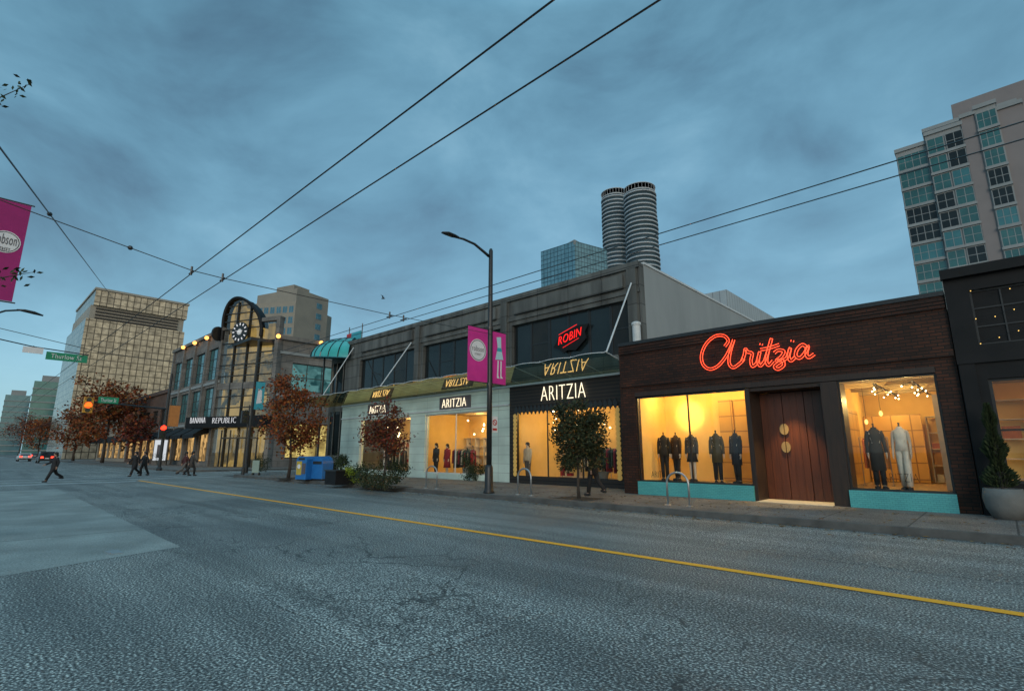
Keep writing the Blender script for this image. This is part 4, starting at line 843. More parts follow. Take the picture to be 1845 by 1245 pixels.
for A,B,nm in ((a,b_,0),(b_,c,1)):
    Pl=Plane(A,(B[0]-A[0],B[1]-A[1])); w=math.hypot(B[0]-A[0],B[1]-A[1]); MB().ob(Pl,0.0,w,0,14,.15,zg-(.05*nm)).build('curtain_wall',bg,gt); MB().ob(Pl,.0,w,-.15,.0,zg-1.2,zg+.4-.05*nm).build('parapet','slab',gt)
Pl=Plane(a,(b_[0]-a[0],b_[1]-a[1])); window(gt,Pl,2.2,5.0,zg-8,zg-4.5,-.2,1,2,.15,'slab','dglass')
def round_tower(label,px,pw,yt,dd,sd):
    c=depth_pt(px,420,dd); r=pw/2*dd/(FL*1.02)*.98; z=zat(px,yt,dd); t=thing('round_tower',label,'tower',(c[0],c[1],.15))
    MB().lathe((c[0],c[1],0),[(r*.92,.15),(r*.92,z-3)],28).build('glass_shaft','greyglass',t,True)
    k=0; zz=z-4.6
    while zz>z-62:
        rr=r*(1+.012*math.sin(k*.9+sd))
        MB().rings([((c[0]+.1*math.cos(k*.7+sd),c[1],zz+h),rr*q,rr*q) for q,h in ((.91,0),(1,.0),(1,.6),(.97,.6),(.97,.2),(.91,.2))],28).build('balcony_ring','ring',t,True); zz-=2.3; k+=1
    m=MB(); m.lathe((c[0],c[1],z-3.2),[(r*.95,0),(r*.95,.5),(r*.7,.6)],28)
    for i in range(28): w=2*PI*i/28; m.tube([(c[0]+r*.95*math.cos(w),c[1]+r*.95*math.sin(w),z-3),(c[0]+r*.95*math.cos(w),c[1]+r*.95*math.sin(w),z)],.09,4)
    m.build('roof_fins','ring',t); MB().lathe((c[0],c[1],z-.1),[(r*.98,0),(r*.98,.3),(r*.93,.3),(r*.93,0)],28).build('crown_ring','ring',t); MB().lathe((c[0],c[1],z-3),[(r*.6,0),(r*.6,2.2),(.1,2.3)],20).build('plant_room','greyglass',t); MB().tube([(c[0]+2,c[1],z-3),(c[0]+2,c[1],z+3)],.2,4).build('mast','steel',t)
round_tower('nearer right-hand round tower with stacked curved balconies',1156,63,342,250,1)
round_tower('left-hand round tower with stacked curved balconies, partly behind the other',1110,54,350,266,4)
AT=thing('apartment_tower','tall apartment tower with teal windows and pinkish pier above the dark building','tower',(0,97,.15))
def vol(xl,xr,yt,Y,m_,nm,wins=0,gl='aptglass',dep=22,panes=3):
    Pl=Plane((0,Y),(1,0)); a=Pl.hit(xl,400)[0]; c=Pl.hit(xr,400)[0]; z=Pl.hit((xl+xr)/2,yt)[1]
    MB().ob(Pl,a,c,0,dep,.15,z).build(nm,m_,AT); MB().ob(Pl,a-.1,c+.1,-.25,dep,z,z+.6).build('parapet','slab',AT)
    if wins:
        w=(c-a)/wins; k=0
        while z-3.2-3.0*k>16 and k<13:
            zz=z-3.2-3.0*k
            for i in range(wins):
                g=('dglass','tglass',gl,gl,gl,'dglass')[(k*7+i*3+int(xl))%6]
                window(AT,Pl,a+i*w+.08,a+(i+1)*w-.08,zz,zz+2.5,-.1-.05*i,panes,2,.09,'slab',g)
            MB().ob(Pl,a-.02,c+.02,-.3,-.002,zz-.42,zz-.05).build('floor_slab','slab',AT); k+=1
    return a,c,z
vol(1634,1694,262,95,'slab','wing',1,panes=4); vol(1694,1768,226,94.4,'slab','bay',2,panes=2); vol(1767,1797,198,94.2,'pink','pier',0); vol(1796,1840,178,94.0,'slab','bay',1,panes=3); vol(1840,1890,178,94.3,'pink','pier',0)
vol(1692,1880,200,99,'slab','setback',0); Pl=Plane((0,101),(1,0)); MB().ob(Pl,Pl.hit(1735,300)[0],Pl.hit(1900,300)[0],0,14,30,Pl.hit(1822,152)[1]).build('machine_room','pink',AT)
# ============================================================ STREET FURNITURE
lx_,ly_=-13.94,13.6
LP=Plane((lx_,0),(0,1))
sl2=thing('street_lamp','tall black street lamp with curved arm carrying two banners, centre of the picture','street lamp',(lx_,ly_,.15))
MB().lathe((lx_,ly_,.15),[(.21,0),(.21,.05),(.16,.12),(.15,.9),(.12,1.0)],14).build('base','black',sl2,True)
MB().lathe((lx_,ly_,1.1),[(.105,0),(.10,3.0),(.095,5.5),(.085,8.45),(.05,8.55)],12).build('pole','black',sl2,True)
a1_=[LP.hit(*p) for p in ((881,462),(873,455),(855,440),(835,431),(815,426))]
MB().tube([LP.M(u,0,z) for u,z in a1_],[.06,.055,.05,.045,.04],8).build('arm','black',sl2,True)
u,z=LP.hit(826,428); u2,z2=LP.hit(797,419)
m=MB().tube([LP.M(u,0,z),LP.M(u*.7+u2*.3,0,z*.7+z2*.3),LP.M(u*.3+u2*.7,0,z*.3+z2*.7+.02),LP.M(u2,0,z2)],[.06,.13,.14,.07],10,.45); m.build('luminaire','black',sl2,True)
for z in (4.1,6.3): MB().lathe((lx_,ly_,z),[(.12,0),(.12,.1)],10).build('collar','black',sl2)
def banner(label,Pl,u0,u1,z0,z1,kind,cm='magenta'):
    t=thing('banner',label,'banner',Pl.M((u0+u1)/2,0,z0)); MB().ob(Pl,u0,u1,-.008,.008,z0,z1).build('cloth',cm if kind!='teal' else 'bteal',t)
    for z in (z0-.02,z1+.02): MB().tube([Pl.M(u0-.05,0,z),Pl.M(u1+.05,0,z)],.015,5).build('rod','black',t)
    w=u1-u0; h=z1-z0; X=lambda p:[(u0+w*a,z0+h*b) for a,b in p]
    if kind=='circle':
        cu,cz=(u0+u1)/2,z0+h*.58; rr=w*.42
        MB().disc(Pl,cu,cz,rr,-.014,-.0085,24).build('white_disc','bwhite',t); MB().text(Pl,'robson',cu-rr*.72,cu+rr*.72,cz-.05,cz+.16,-.018,.0015).build('lettering','bgrey',t); MB().text(Pl,'STREET',cu-rr*.4,cu+rr*.4,cz-.2,cz-.12,-.018,.0015).build('small_lettering','bgrey',t)
        g=MB() 
        for k in range(24):
            a=2*PI*k/24; c=2*PI*(k+1)/24; g.flat(Pl,[(cu+rr*.86*math.cos(a),cz+rr*.86*math.sin(a)),(cu+rr*.92*math.cos(a),cz+rr*.92*math.sin(a)),(cu+rr*.92*math.cos(c),cz+rr*.92*math.sin(c)),(cu+rr*.86*math.cos(c),cz+rr*.86*math.sin(c))],-.0165,-.0145)
        g.build('ring','bgrey',t)
    elif kind=='figure':
        MB().flat(Pl,X([(.28,.90),(.62,.92),(.64,.70),(.80,.48),(.2,.46),(.36,.70)]),-.015,-.0115).build('dress_print','bpale',t); MB().flat(Pl,X([(.34,.70),(.65,.70),(.70,.63),(.31,.63)]),-.019,-.0155).build('sash_print','bteal',t)
        for p in ([(.36,.45),(.46,.45),(.42,.16),(.52,.11),(.32,.11)],[(.58,.45),(.68,.45),(.66,.16),(.78,.12),(.58,.11)]): MB().flat(Pl,X(p),-.015,-.0115).build('leg_print','bwhite',t)
    else: MB().flat(Pl,X([(.2,.2),(.8,.25),(.7,.7),(.3,.75)]),-.015,-.0115).build('print','borange' if kind!='teal' else 'bwhite',t)
    return t
q=LP.rc(843,872,581,675); banner('magenta banner with white robson circle on the left of the lamp post',LP,q[0],ly_-.14,4.2,6.25,'circle')
q2=LP.rc(889,911,586,680); banner('magenta banner with pale dress print right of the lamp post',LP,ly_+.14,q2[1],4.2,6.25,'figure')
ns_=thing('parking_sign','small white no parking sign with red ring on the lamp post','sign',(lx_+.1,ly_+.2,2.4)); NPn=LP
MB().ob(NPn,ly_+.12,ly_+.42,-.02,.0,2.35,2.95).build('plate','bwhite',ns_)
g=MB()
for k in range(20):
    a=2*PI*k/20;c=2*PI*(k+1)/20; cu,cz=ly_+.27,2.72; g.flat(NPn,[(cu+.08*math.cos(a),cz+.08*math.sin(a)),(cu+.115*math.cos(a),cz+.115*math.sin(a)),(cu+.115*math.cos(c),cz+.115*math.sin(c)),(cu+.08*math.cos(c),cz+.08*math.sin(c))],-.028,-.021)
g.flat(NPn,[(cu-.08,cz+.06),(cu-.06,cz+.08),(cu+.08,cz-.06),(cu+.06,cz-.08)],-.027,-.021); g.build('red_ring','signredpaint',ns_); MB().ob(NPn,ly_+.16,ly_+.38,-.027,-.021,2.42,2.5).build('red_bar','signredpaint',ns_)
mx_=-36.0; MP=Plane((mx_,0),(0,1)); px_=MP.hit(-60,640)[0]
ml=thing('signal_mast','black mast at the left edge with lamp arm and sign arm','mast',(mx_,px_,.0))
MB().lathe((mx_,px_,.0),[(.2,0),(.2,.1),(.13,.2),(.1,9)],12).build('pole','black',ml,True)
u=MP.hit(160,640)[0]; zB=MP.hit(82,636)[1]
MB().tube([(mx_+.06,px_,zB+.6),(mx_+.06,u*.5+px_*.5,zB+.25),(mx_+.06,u,zB+.12)],.03,6).build('sign_arm','black',ml)
h1=[MP.hit(*p) for p in ((-60,580),(10,560),(35,559))]; MB().tube([MP.M(*(a,0,b)) for a,b in h1],.05,6).build('lamp_arm','black',ml); h2=[MP.hit(*p) for p in ((30,558),(45,560),(62,564),(78,569))]; MB().tube([MP.M(a,0,b) for a,b in h2],[.07,.16,.17,.08],8,.5).build('luminaire','black',ml,True)
q=MP.rc(82,158,637,651); t=thing('street_sign','green Thurlow St street sign hanging from the left mast arm','sign',MP.M((q[0]+q[1])/2,0,q[2])); MB().ob(MP,q[0],q[1],-.03,.0,q[2],q[3]).build('plate','green',t); MB().text(MP,'Thurlow St',q[0]+.2,q[1]-.25,q[2]+.1,q[3]-.08,-.04,.004).build('lettering','bwhite',t)
q=MP.rc(40,78,626,637); t=thing('lane_sign','small white sign plate on the left mast arm next to the green one','sign',MP.M((q[0]+q[1])/2,0,q[2])); MB().ob(MP,q[0],q[1],-.13,-.1,q[2],q[3]).build('plate','bwhite',t); MB().tube([MP.M((q[0]+q[1])/2,-.1,q[2]+.1),MP.M((q[0]+q[1])/2,-.06,zB+.3)],.02,4).build('bracket','black',t)
BP=Plane((-14.0,0),(0,1)); u0=BP.hit(-30,450)[0]; u1=BP.hit(41,450)[0]
banner('large magenta banner with white circle at the left edge',BP,u0,u1,BP.hit(30,545)[1],BP.hit(30,366)[1],'circle','darkmagenta')
t=thing('banner_pole','black pole holding the magenta banner at the left edge','pole',(-14,u0-.3,0)); MB().lathe((-14,u0-.22,0),[(.14,0),(.1,.2),(.08,6.5)],10).build('shaft','black',t); MB().lathe((-14,u0-.22,6.5),[(.1,0),(.1,.06),(.02,.15)],10).build('cap','black',t)
tw=thing('tree','street tree outside the left edge whose thin leafy twigs enter the picture','tree',(-9,-1.9,.15)); m=MB(); m.tube([(-9,-1.9,.15),(-9.1,-1.8,3.5),(-9,-1.7,6.5)],[.12,.09,.05],8); lf=MB(); rn=random.Random(4)
TP=Plane((-9.5,0),(0,1))
for (x0_,y0_,x1_,y1_) in ((0,185,58,150),(0,505,62,490)):
    a=TP.hit(x0_-20,y0_); c=TP.hit(x1_,y1_); s_=Vector((-9.05,-1.75,max(2.5,a[1]-.3))); e=Vector(TP.M(c[0],0,c[1])); md=Vector(TP.M(a[0],0,a[1])); m.tube([s_,md,e],[.03,.010,.003],5)
    for i in range(26):
        f=rn.random(); g=md.lerp(e,f)+Vector((rn.gauss(0,.05),rn.gauss(0,.06),rn.gauss(0,.06))); a_=Vector((rn.gauss(0,1),rn.gauss(0,1),rn.gauss(0,1))).normalized(); b_2=a_.orthogonal().normalized(); lf.add([g-a_*.04,g+b_2*.02,g+a_*.045,g-b_2*.02],[(0,1,2,3)])
m.build('trunk','bark',tw); lf.build('crown','ever',tw,norm=False)
fx=-50.6; FP=Plane((fx,0),(0,1)); fy=FP.hit(298,760)[0]
fs=thing('traffic_signal_pole','black signal pole with long arm at the far corner by the clock building','pole',(fx,fy,.15)); zt_=FP.hit(298,672)[1]
MB().lathe((fx,fy,.15),[(.22,0),(.22,.2),(.13,.3),(.1,zt_-.15)],10).build('pole','black',fs) 
za_=FP.hit(200,727)[1]; ua=FP.hit(150,727)[0]; MB().tube([(fx,fy,za_-.2),(fx,ua,za_+.1)],[.08,.05],6).build('arm','black',fs)
def signal(label,Pl,px,yt,yb_,lit=1,face='sigyellow',d=-.35,lamp='redlamp'):
    u,z1=Pl.hit(px,yt); z0=Pl.hit(px,yb_)[1]; h=z1-z0; w=h*.5; t=thing('traffic_signal',label,'traffic light',Pl.M(u,d,z0))
    MB().ob(Pl,u-w/2,u+w/2,d,d+.22,z0,z1).build('housing',face,t)
    for k in range(3):
        zz=z1-h*(k+.5)/3; MB().disc(Pl,u,zz,h*(.2 if k==lit else .14),d-.02-.004*k,d-.002,16).build('lens',lamp if k==lit else 'deadlamp',t)
        MB().tube([Pl.M(u+h*.2*math.cos(PI*i/8),d-.12,zz+h*.2*math.sin(PI*i/8)) for i in range(9)],.02,4).build('visor','black',t)
    MB().tube([Pl.M(u,d+.22,z1-h*.2),Pl.M(u,0,z1-h*.2)],.03,4).build('bracket','black',t)
signal('yellow traffic light glowing orange on the far signal arm',FP,160,716,744,1,'sigyellow',-.35,'amberlamp'); signal('dark traffic light showing red low on the far signal pole',FP,293,767,790,0,'black')
q=FP.rc(176,213,718,727); t=thing('street_sign','small green street sign on the far signal arm','sign',FP.M(q[0],0,q[2])); MB().ob(FP,q[0],q[1],-.14,-.1,q[2],q[3]+.1).build('plate','green',t); MB().text(FP,'Thurlow St',q[0]+.15,q[1]-.15,q[2]+.1,q[3],-.15,.004).build('lettering','bwhite',t)
q=FP.rc(296,308,730,768); banner('small orange print banner on the far signal pole',FP,fy+.15,fy+.95,q[2],q[3],'print','borange')
for (px,yt,yb_,X,l,bk) in ((455,615,838,-41.5,'black street lamp pole in front of the clock building carrying a teal banner','bn'),(578,640,838,-39.6,'black pole beside the rounded corner of the grey building','')):
    Pl=Plane((X,0),(0,1)); u,z=Pl.hit(px,(yt+yb_)/2); z=Pl.hit(px,yt)[1]; gz=.15 if X>KX else 0.0; t=thing('street_pole',l,'pole',(X,u,gz)); MB().lathe((X,u,gz),[(.18,0),(.16,.6),(.1,.8),(.07,z-gz)],10).build('shaft','black',t); MB().lathe((X,u,z),[(.09,0),(.09,.12),(.02,.2)],10).build('cap','black',t)
    if bk: q=Pl.rc(458,476,688,738); banner('teal print banner on the pole in front of the clock building',Pl,u+.12,q[1],q[2],q[3],'teal')
x,y=onZ(437,855,.15); t=thing('street_pole','short black pole at the kerb corner left of the first maple','pole',(x,y,.15)); zz=Plane((0,y),(1,0)).hit(441,735)[1]; MB().lathe((x,y,.15),[(.12,0),(.1,.4),(.06,.5),(.05,zz)],8).build('shaft','black',t); signal('dark pedestrian signal on the short corner pole',Plane((x,0),(0,1)),441,740,762,9,'black',-.2)
x,y=onZ(459,856,.15); t=thing('sandwich_board','small pale sign stand at the kerb corner','sign',(x,y,.15)); BPn=Plane((x,y),(.7,.7)); MB().ob(BPn,-.22,.22,0,.04,.3,1.1).build('board',mat('pale_green_board',(.22,.30,.26),(.18,.25,.22),5,.6),t)
for s in (-.22,.17): MB().ob(BPn,s,s+.05,.01,.3,.15,.3).build('foot','black',t)
x,y=onZ(285,838,.15); KP=Plane((x,y),(.6,.75)); t=thing('advert_kiosk','lit white advertising panel on the far sidewalk by the awnings','kiosk',(x,y,.15)); MB().ob(KP,-.8,.8,0,.25,.15,3.2).build('frame','black',t); MB().ob(KP,-.68,.68,-.02,-.003,.7,3.05).build('poster',emis('poster_glow',(.8,.85,.9),.8),t); MB().ob(KP,-.35,.3,-.03,-.021,1.0,2.5).build('poster_print','bgrey',t)
x,y=onZ(543,866,.15); rz=.25
t=thing('recycling_bin','blue street recycling box with yellow and white poster front','bin',(x,y,.15)); B2=Plane((x,y),(math.cos(rz),math.sin(rz)))
m=MB(); m.flat(B2,[(-.5,.22),(.3,.22),(.3,1.25),(.17,1.4),(-.37,1.4),(-.5,1.25)],0,.7); m.build('body','blue',t); MB().ob(B2,-.45,-.05,-.02,-.003,.45,1.15).build('front_poster','yel',t); MB().disc(B2,-.25,.88,.12,-.03,-.021,14).build('poster_print','bwhite',t); MB().ob(B2,.0,.24,-.02,-.003,.5,1.05).build('poster_print','bgrey',t); MB().ob(B2,-.45,.25,.05,.65,.15,.22).build('plinth','black',t); MB().ob(B2,-.33,.13,-.012,-.003,1.22,1.32).build('slot','black',t)
x,y=onZ(569,866,.15); t=thing('recycling_bin','plain rounded blue bin right of the postered one','bin',(x,y,.15)); B2=Plane((x,y),(math.cos(rz),math.sin(rz)))
m=MB(); m.flat(B2,[(-.40,.25),(.44,.25),(.44,1.05)]+[(.02+.42*math.cos(PI*k/10),1.05+.36*math.sin(PI*k/10)) for k in range(1,10)]+[(-.40,1.05)],0,.7); m.build('body','blue',t); MB().ob(B2,-.3,.34,-.02,-.003,1.0,1.15).build('flap','black',t); MB().ob(B2,-.36,.40,.05,.65,.15,.25).build('plinth','black',t)
def bike(px,py,label,first=[None]):
    x,y=onZ(px,py,.15)
    if first[0] is None:
        t=thing('bike_rack',label,'bike rack',(x,y,.15),'hoop bike racks on the sidewalk'); m=MB(); m.tube([(x-.32,y,.15),(x-.32,y,.75)]+[(x-.32*math.cos(PI*k/12),y,.75+.3*math.sin(PI*k/12)) for k in range(1,12)]+[(x+.32,y,.75),(x+.32,y,.15)],.03,8); m.build('hoop','steel',t,True)
        for s in (-.32,.32): MB().lathe((x+s,y,.15),[(.09,0),(.09,.02),(.04,.03)],12).build('foot_plate','steel',t)
        first[0]=t; return t
    return dup(first[0],(x,y,.15),random.uniform(-.1,.1),label)
bike(1223,911,'steel hoop bike rack in front of the brick shop'); bike(945,892,'steel hoop bike rack right of the lamp post'); bike(777,880,'steel hoop bike rack left of the lamp post')
def tb(px,py): x,y=onZ(px,py,.15); return (x,y,.15)
for (px,py,s,l) in ((1043,898,.7,'olive tree'),(690,876,1.6,'red tree'),(519,862,.8,'red orange tree')):
    x,y,_=tb(px,py); struct(MB().poly([(x-s,y-.55,.158),(x+s,y-.55,.158),(x+s,y+.55,.158),(x-s,y+.55,.158)]),'tree_pit','soil','bare soil pit at the foot of the '+l)
tree('street_tree','small olive brown street tree in front of the scalloped window',tb(1043,898),3.2,.92,2.0,1.18,'olive',9000,3,.05,.095,clear=.25,clumps=75)
tree('street_tree','reddish street tree in front of the left white shopfront',tb(690,876),4.1,1.1,2.5,1.5,'red',3000,5,.06,.12,clear=.25,clumps=36)
tree('street_tree','taller red orange street tree behind the blue bins',tb(519,862),6.4,1.75,3.7,2.5,'rust',5600,8,.09,.16,clear=.25,clumps=46)
def tfar(px,yt,Y,cr_,label,leaf,n,seed):
    Pl=Plane((0,Y),(1,0)); X=Pl.hit(px,780)[0]; h=Pl.hit(px,yt)[1]; tree('street_tree',label,(X,Y,.15),h,cr_,h*.60,h*.34,leaf,n,seed,.2,.42,clear=.35,clumps=50)
tfar(192,684,14.6,4.1,'large rust coloured autumn tree in front of the gold tower','rust',4800,21)
tfar(140,742,14.6,3.8,'rust tree further down the street behind the yellow traffic light','rust',2800,22)
tfar(75,754,14.8,5,'orange brown tree far down the street above the parked cars','rust',3200,23)
tfar(40,748,16,6,'darker autumn tree at the far left end of the street','red',3200,24)
tfar(245,742,15.0,2.2,'thin rust tree near the dark awnings of the brick shop row','red',1000,25)
x,y=onZ(612,872,.15); w=.5; t=thing('planter','dark square planter box left of the red tree','planter',(x,y,.15)); MB().box(x-w,x+w,y-w,y+w,.15,.75).build('box','darkpaint',t); MB().box(x-w-.04,x+w+.04,y-w-.04,y+w+.04,.75,.8).build('rim','black',t); shrub('dark leafy shrub growing in the square planter box',(x,y,.8),.42,.6,'ever',900,3)
for i,(px,py,rx,rz,lf,l) in enumerate(((634,872,.5,.65,'lime','bright lime green shrub at the foot of the red tree'),(655,878,.8,.9,'ever','dark green shrub right of the lime one'),(683,882,.75,.6,'olive','low brown shrub nearest the kerb by the red tree'),(715,872,.7,.9,'ever','dark shrub in front of the left shopfront pier'),(858,866,.55,.75,'ever','dark shrub against the white pier by the lamp post'),(590,862,.5,.7,'olive','brownish shrub beside the blue bins'),(470,850,.6,1.0,'ever','dark shrub at the corner beyond the bins'),(283,838,1.2,1.2,'ever','low dark hedge plant by the lit kiosk'))):
    shrub(l,(*onZ(px,py,.15),.15),rx,rz,lf,1300,40+i)
def wire(label,pts,r=.012,name='trolley_wire',cat='wire',group=None):
    return solo(MB().tube(pts,r,5),name,'black',label,cat,pts[0],group)
for Y,l in ((3.07,'nearer left overhead trolley wire crossing the upper sky'),(3.72,'second overhead trolley wire crossing the upper sky'),(8.35,'upper trolley wire reaching the apartment tower at right'),(8.85,'lower trolley wire reaching the apartment tower at right')):
    pts=[(45-i*13.0,Y,5.6-.06*math.sin(i*PI/2.2)**2) for i in range(32)]; wire(l,pts,.011 if Y<5 else .010)
t=thing('span_wire','span wire crossing the street to the centre lamp post with trolley hangers','wire',(-12.9,6,5.6))
MB().tube([(-12.9,-2.5,6.6),(-12.9,.33,6.1),(-12.9,3.07,5.66),(-12.9,3.72,5.64),(-12.9,8.35,5.66),(-12.9,8.85,5.68),(-13.85,13.55,6.1)],.010,5).build('cable','black',t)
for Y in (3.07,3.72,8.35,8.85): MB().tube([(-12.9,Y,5.55),(-12.9,Y,5.75)],.025,5).tube([(-12.75,Y,5.61),(-13.05,Y,5.61)],.018,5).build('hanger','black',t)
MB().sphere((-12.9,1.9,5.85),.05,8,5).build('insulator','black',t)
v1=ray(-20,240); k1=9/math.hypot(v1[0],v1[1]); v2=ray(205,540); k2=52/math.hypot(v2[0],v2[1])
pA=(v1[0]*k1,v1[1]*k1,v1[2]*k1+CH); pB=(v2[0]*k2,v2[1]*k2,v2[2]*k2+CH)
t=thing('guy_wire','thin guy wire slanting down at the left edge of the sky','wire',pA); MB().tube([pA,tuple((a*.5+b*.5) for a,b in zip(pA,pB)),pB],.014,5).build('cable','black',t)
MB().sphere(tuple(a+(b-a)*.13 for a,b in zip(pA,pB)),.05,8,5).build('insulator','black',t)
wire('lower span wire over the far crossing at the left',[(-37.5,-2,8.4),(-37.5,5,7.3),(-37.5,12,7.1),(-37.0,16,8.2)],.018,'span_wire')
v=ray(690,538); kk=60/math.hypot(v[0],v[1]); bc=(v[0]*kk,v[1]*kk,v[2]*kk+CH); t=thing('bird','small dark gull flying above the grey building roof','bird',bc)
m=MB(); B0=Vector(bc); ev=Vector((sA,cA,0)); up=Vector((0,0,1)); fv=Vector((-cA,sA,0))
m.tube([B0-ev*.22,B0-ev*.1,B0+ev*.08,B0+ev*.2,B0+ev*.28],[.02,.06,.07,.045,.012],8); m.build('body','black',t,True)
for s in (-1,1): MB_=MB(); MB_.add([B0+ev*.08+fv*s*.03,B0-ev*.06+fv*s*.03,B0-ev*.05+fv*s*.25+up*.22,B0+ev*.1+fv*s*.25+up*.24,B0-ev*.1+ev*.1*s+fv*s*.5+up*.34],[(0,1,2,3),(3,2,4)]); MB_.build('wing','black',t,norm=False)
def heading(dx,dy): return math.atan2(dy,dx)-PI/2
def man(px,py,label,hd,**k): x,y=onZ(px,py,0.0); return figure('person',label,'person',(x,y,0.0),hd,**k)
man(93,868,'person in dark hooded coat and dark trousers striding across the road at the left',heading(.3,-1),H=1.68,legs=((26,8),(-26,28)),arms=((-18,30),(22,40)),coat=('blackcoat',(.015,.017,.022)),hem=.68)
man(240,858,'person in black coat walking, left one of the pair on the crossing',heading(.4,-1),H=1.72,legs=((22,8),(-22,28)),coat=INK,hem=.6)
man(257,857,'person in dark jacket walking, right one of the pair on the crossing',heading(.3,-1),H=1.7,legs=((-18,8),(20,28)),coat=('darkgrey',(.03,.03,.033)),hem=.75)
man(331,857,'person in maroon jacket walking towards the shops corner',heading(0,1),H=1.72,legs=((26,8),(-24,30)),coat=('maroon',(.07,.02,.02)),hem=.78,pants=('greyt',(.05,.05,.055)))
man(343,857,'person in long grey coat walking behind the maroon jacket',heading(.1,1),H=1.74,legs=((-24,12),(26,26)),coat=('taupe',(.06,.05,.045)),hem=.6)
x,y=onZ(1070,893,.15); figure('person','person in black partly hidden behind the olive tree','person',(x,y,.15),heading(-1,.1),1.7,((15,8),(-18,26)),((-20,20),(20,30)),INK,.7)
x,y=onZ(388,838,.15); figure('person','person in dark coat standing by the black entrance canopy far away','person',(x,y,.15),heading(.5,-1),1.72,((4,3),(-4,3)),((4,10),(-2,12)),('darkgrey',(.03,.03,.033)),.6)
def car(label,px,py,colr,suv):
    x,y=onZ(px,py); t=thing('car',label,'car',(x,y,0)); h=1.75 if suv else 1.45; L=4.7;w=.92
    prof=[(-L/2,.35),(-L/2+.02,.95),(-L/2+.25,1.02),(1.0,1.0),(2.2,.88),(L/2,.7),(L/2,.35)]
    m=MB(); m.prism([(-a,-w,b) for a,b in prof],(0,2*w,0)); pm=mat('car_paint_'+label[:12].replace(' ','_'),colr,tuple(c*.9 for c in colr),3,.3,spec=.6)
    O_=lambda mb:[setattr(mb,'v',[(v[0]+x,v[1]+y,v[2]) for v in mb.v]),mb][1]
    O_(m).build('body',pm,t)
    m=MB(); a0=-L/2+(.15 if suv else .6); c=[(a0,1.0),(a0+.25,h-.02),(a0+.5,h),(.3,h),(1.15,1.0)]; m.prism([(-a,-w+.1,b) for a,b in c],(0,2*w-.2,0)); O_(m).build('cabin',pm,t)
    g=MB(); g.add([(-a0+.02,-w+.2,1.08),(-a0+.02,w-.2,1.08),(-a0-.2,w-.3,h-.1),(-a0-.2,-w+.3,h-.1)],[(0,1,2,3)]); O_(g).build('rear_window','carglass',t,norm=False)
    for s in (-1,1): 
        g=MB(); g.add([(-(a0+.35),s*(w-.09),1.08),(-.8,s*(w-.09),1.08),(-.25,s*(w-.09),h-.1),(-(a0+.5),s*(w-.09),h-.1)],[(0,1,2,3)]); O_(g).build('side_window','carglass',t,norm=False)
    for sx in (-1.45,1.45):
        for s in (-1,1):
            W_=Plane((x-sx,y+s*(w-.2)),(1,0)); tt=MB().disc(W_,0,.34,.34,0 if s>0 else -.22,.22 if s>0 else 0,18).build('wheel','rubber',t); sub(MB().disc(W_,0,.34,.2,.2 if s>0 else -.24,.24 if s>0 else -.2,12),'rim','steel',tt,t)
    for s in (-1,1): O_(MB().box(L/2-.02,L/2+.03,s*(w-.32)-.16,s*(w-.32)+.16,.76,1.0)).build('tail_light','taillight',t)
    for s in (-1,1): O_(MB().box(-L/2-.03,-L/2+.05,s*(w-.3)-.16,s*(w-.3)+.16,.55,.7)).build('headlight','bwhite',t)
    O_(MB().box(L/2-.02,L/2+.06,-w+.02,w-.02,.38,.58)).build('bumper','black',t); O_(MB().box(L/2+.001,L/2+.02,-.25,.25,.66,.78)).build('number_plate','bwhite',t)
car('dark suv with red tail lights driving away at the left',80,834,(.02,.022,.025),True); car('white car with red tail lights at the far left',42,831,(.5,.52,.53),False); car('grey car further ahead with red tail lights',60,826,(.1,.1,.11),False)
# ============================================================ LIGHT
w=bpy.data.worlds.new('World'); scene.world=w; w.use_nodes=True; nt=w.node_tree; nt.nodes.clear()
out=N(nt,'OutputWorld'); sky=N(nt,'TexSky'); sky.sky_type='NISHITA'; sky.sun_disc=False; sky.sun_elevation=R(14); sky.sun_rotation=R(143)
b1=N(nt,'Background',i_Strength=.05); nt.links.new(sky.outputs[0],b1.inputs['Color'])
tc=N(nt,'TexCoord'); mp=N(nt,'Mapping'); mp.inputs['Scale'].default_value=(1,1,1.9); nt.links.new(tc.outputs['Generated'],mp.inputs[0])
n1=N(nt,'TexNoise',i_Scale=2.6,i_Detail=8.0,i_Roughness=.55,i_Distortion=.3); nt.links.new(mp.outputs[0],n1.inputs['Vector'])
rp=ramp(nt,[(.34,(.046,.122,.178)),(.46,(.078,.205,.285)),(.56,(.108,.265,.36)),(.70,(.175,.36,.465))]); nt.links.new(n1.outputs['Fac'],rp.inputs[0])
sx=N(nt,'SeparateXYZ'); nt.links.new(tc.outputs['Generated'],sx.inputs[0])
hr_=N(nt,'MapRange'); hr_.inputs[1].default_value=0; hr_.inputs[2].default_value=.34; hr_.inputs[3].default_value=1; hr_.inputs[4].default_value=0; hr_.interpolation_type='SMOOTHSTEP'; nt.links.new(sx.outputs[2],hr_.inputs[0])
hm=N(nt,'Math',operation='MULTIPLY'); hm.inputs[1].default_value=.6; nt.links.new(hr_.outputs[0],hm.inputs[0])
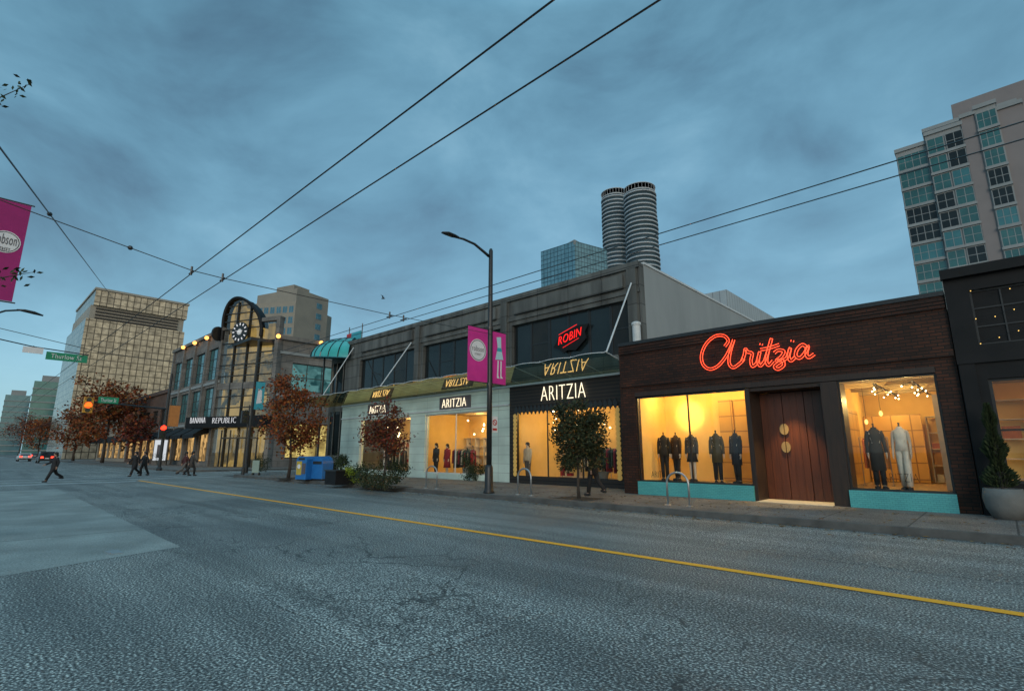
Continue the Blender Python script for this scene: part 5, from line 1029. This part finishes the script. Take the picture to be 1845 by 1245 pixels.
mx=N(nt,'MixRGB',i_Color2=(.19,.45,.63,1)); nt.links.new(hm.outputs[0],mx.inputs[0]); nt.links.new(rp.outputs[0],mx.inputs[1])
# pale warm glow added to the unseen sky low down towards +X (behind the right shoulder), mirrored in the gold tower
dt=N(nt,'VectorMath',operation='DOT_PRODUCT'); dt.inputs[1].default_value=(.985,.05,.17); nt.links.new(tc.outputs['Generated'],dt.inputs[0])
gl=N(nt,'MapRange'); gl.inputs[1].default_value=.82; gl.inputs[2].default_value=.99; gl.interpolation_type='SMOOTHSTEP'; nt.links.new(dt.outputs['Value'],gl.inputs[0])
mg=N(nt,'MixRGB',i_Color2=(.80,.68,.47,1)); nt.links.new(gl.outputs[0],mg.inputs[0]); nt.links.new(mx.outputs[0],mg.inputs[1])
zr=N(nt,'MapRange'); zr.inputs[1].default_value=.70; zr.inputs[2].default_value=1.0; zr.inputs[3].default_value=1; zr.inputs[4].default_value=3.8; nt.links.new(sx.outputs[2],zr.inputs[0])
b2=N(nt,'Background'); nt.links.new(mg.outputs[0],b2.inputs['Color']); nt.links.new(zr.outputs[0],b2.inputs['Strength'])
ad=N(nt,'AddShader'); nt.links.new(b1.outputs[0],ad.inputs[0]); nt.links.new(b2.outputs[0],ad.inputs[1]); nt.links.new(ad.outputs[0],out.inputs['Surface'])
s=bpy.data.lights.new('sun','SUN'); s.energy=.95; s.angle=R(30); s.color=(1,.95,.88); so=bpy.data.objects.new('sun',s); col.objects.link(so)
sd=Vector((math.sin(R(143))*math.cos(R(14)),math.cos(R(143))*math.cos(R(14)),math.sin(R(14)))); so.rotation_euler=(-sd).to_track_quat('-Z','Y').to_euler(); so.location=(20,-30,40)
cd=bpy.data.cameras.new('camera'); cd.lens=18; cd.sensor_width=36; cd.sensor_fit='HORIZONTAL'; cd.clip_end=6000; cd.clip_start=.1
co=bpy.data.objects.new('camera',cd); col.objects.link(co); co.location=(0,0,CH)
co.rotation_euler=Vector((-cA*cP,sA*cP,sP)).to_track_quat('-Z','Y').to_euler(); scene.camera=co
scene.view_settings.view_transform='Standard'; scene.view_settings.look='None'; scene.view_settings.exposure=0
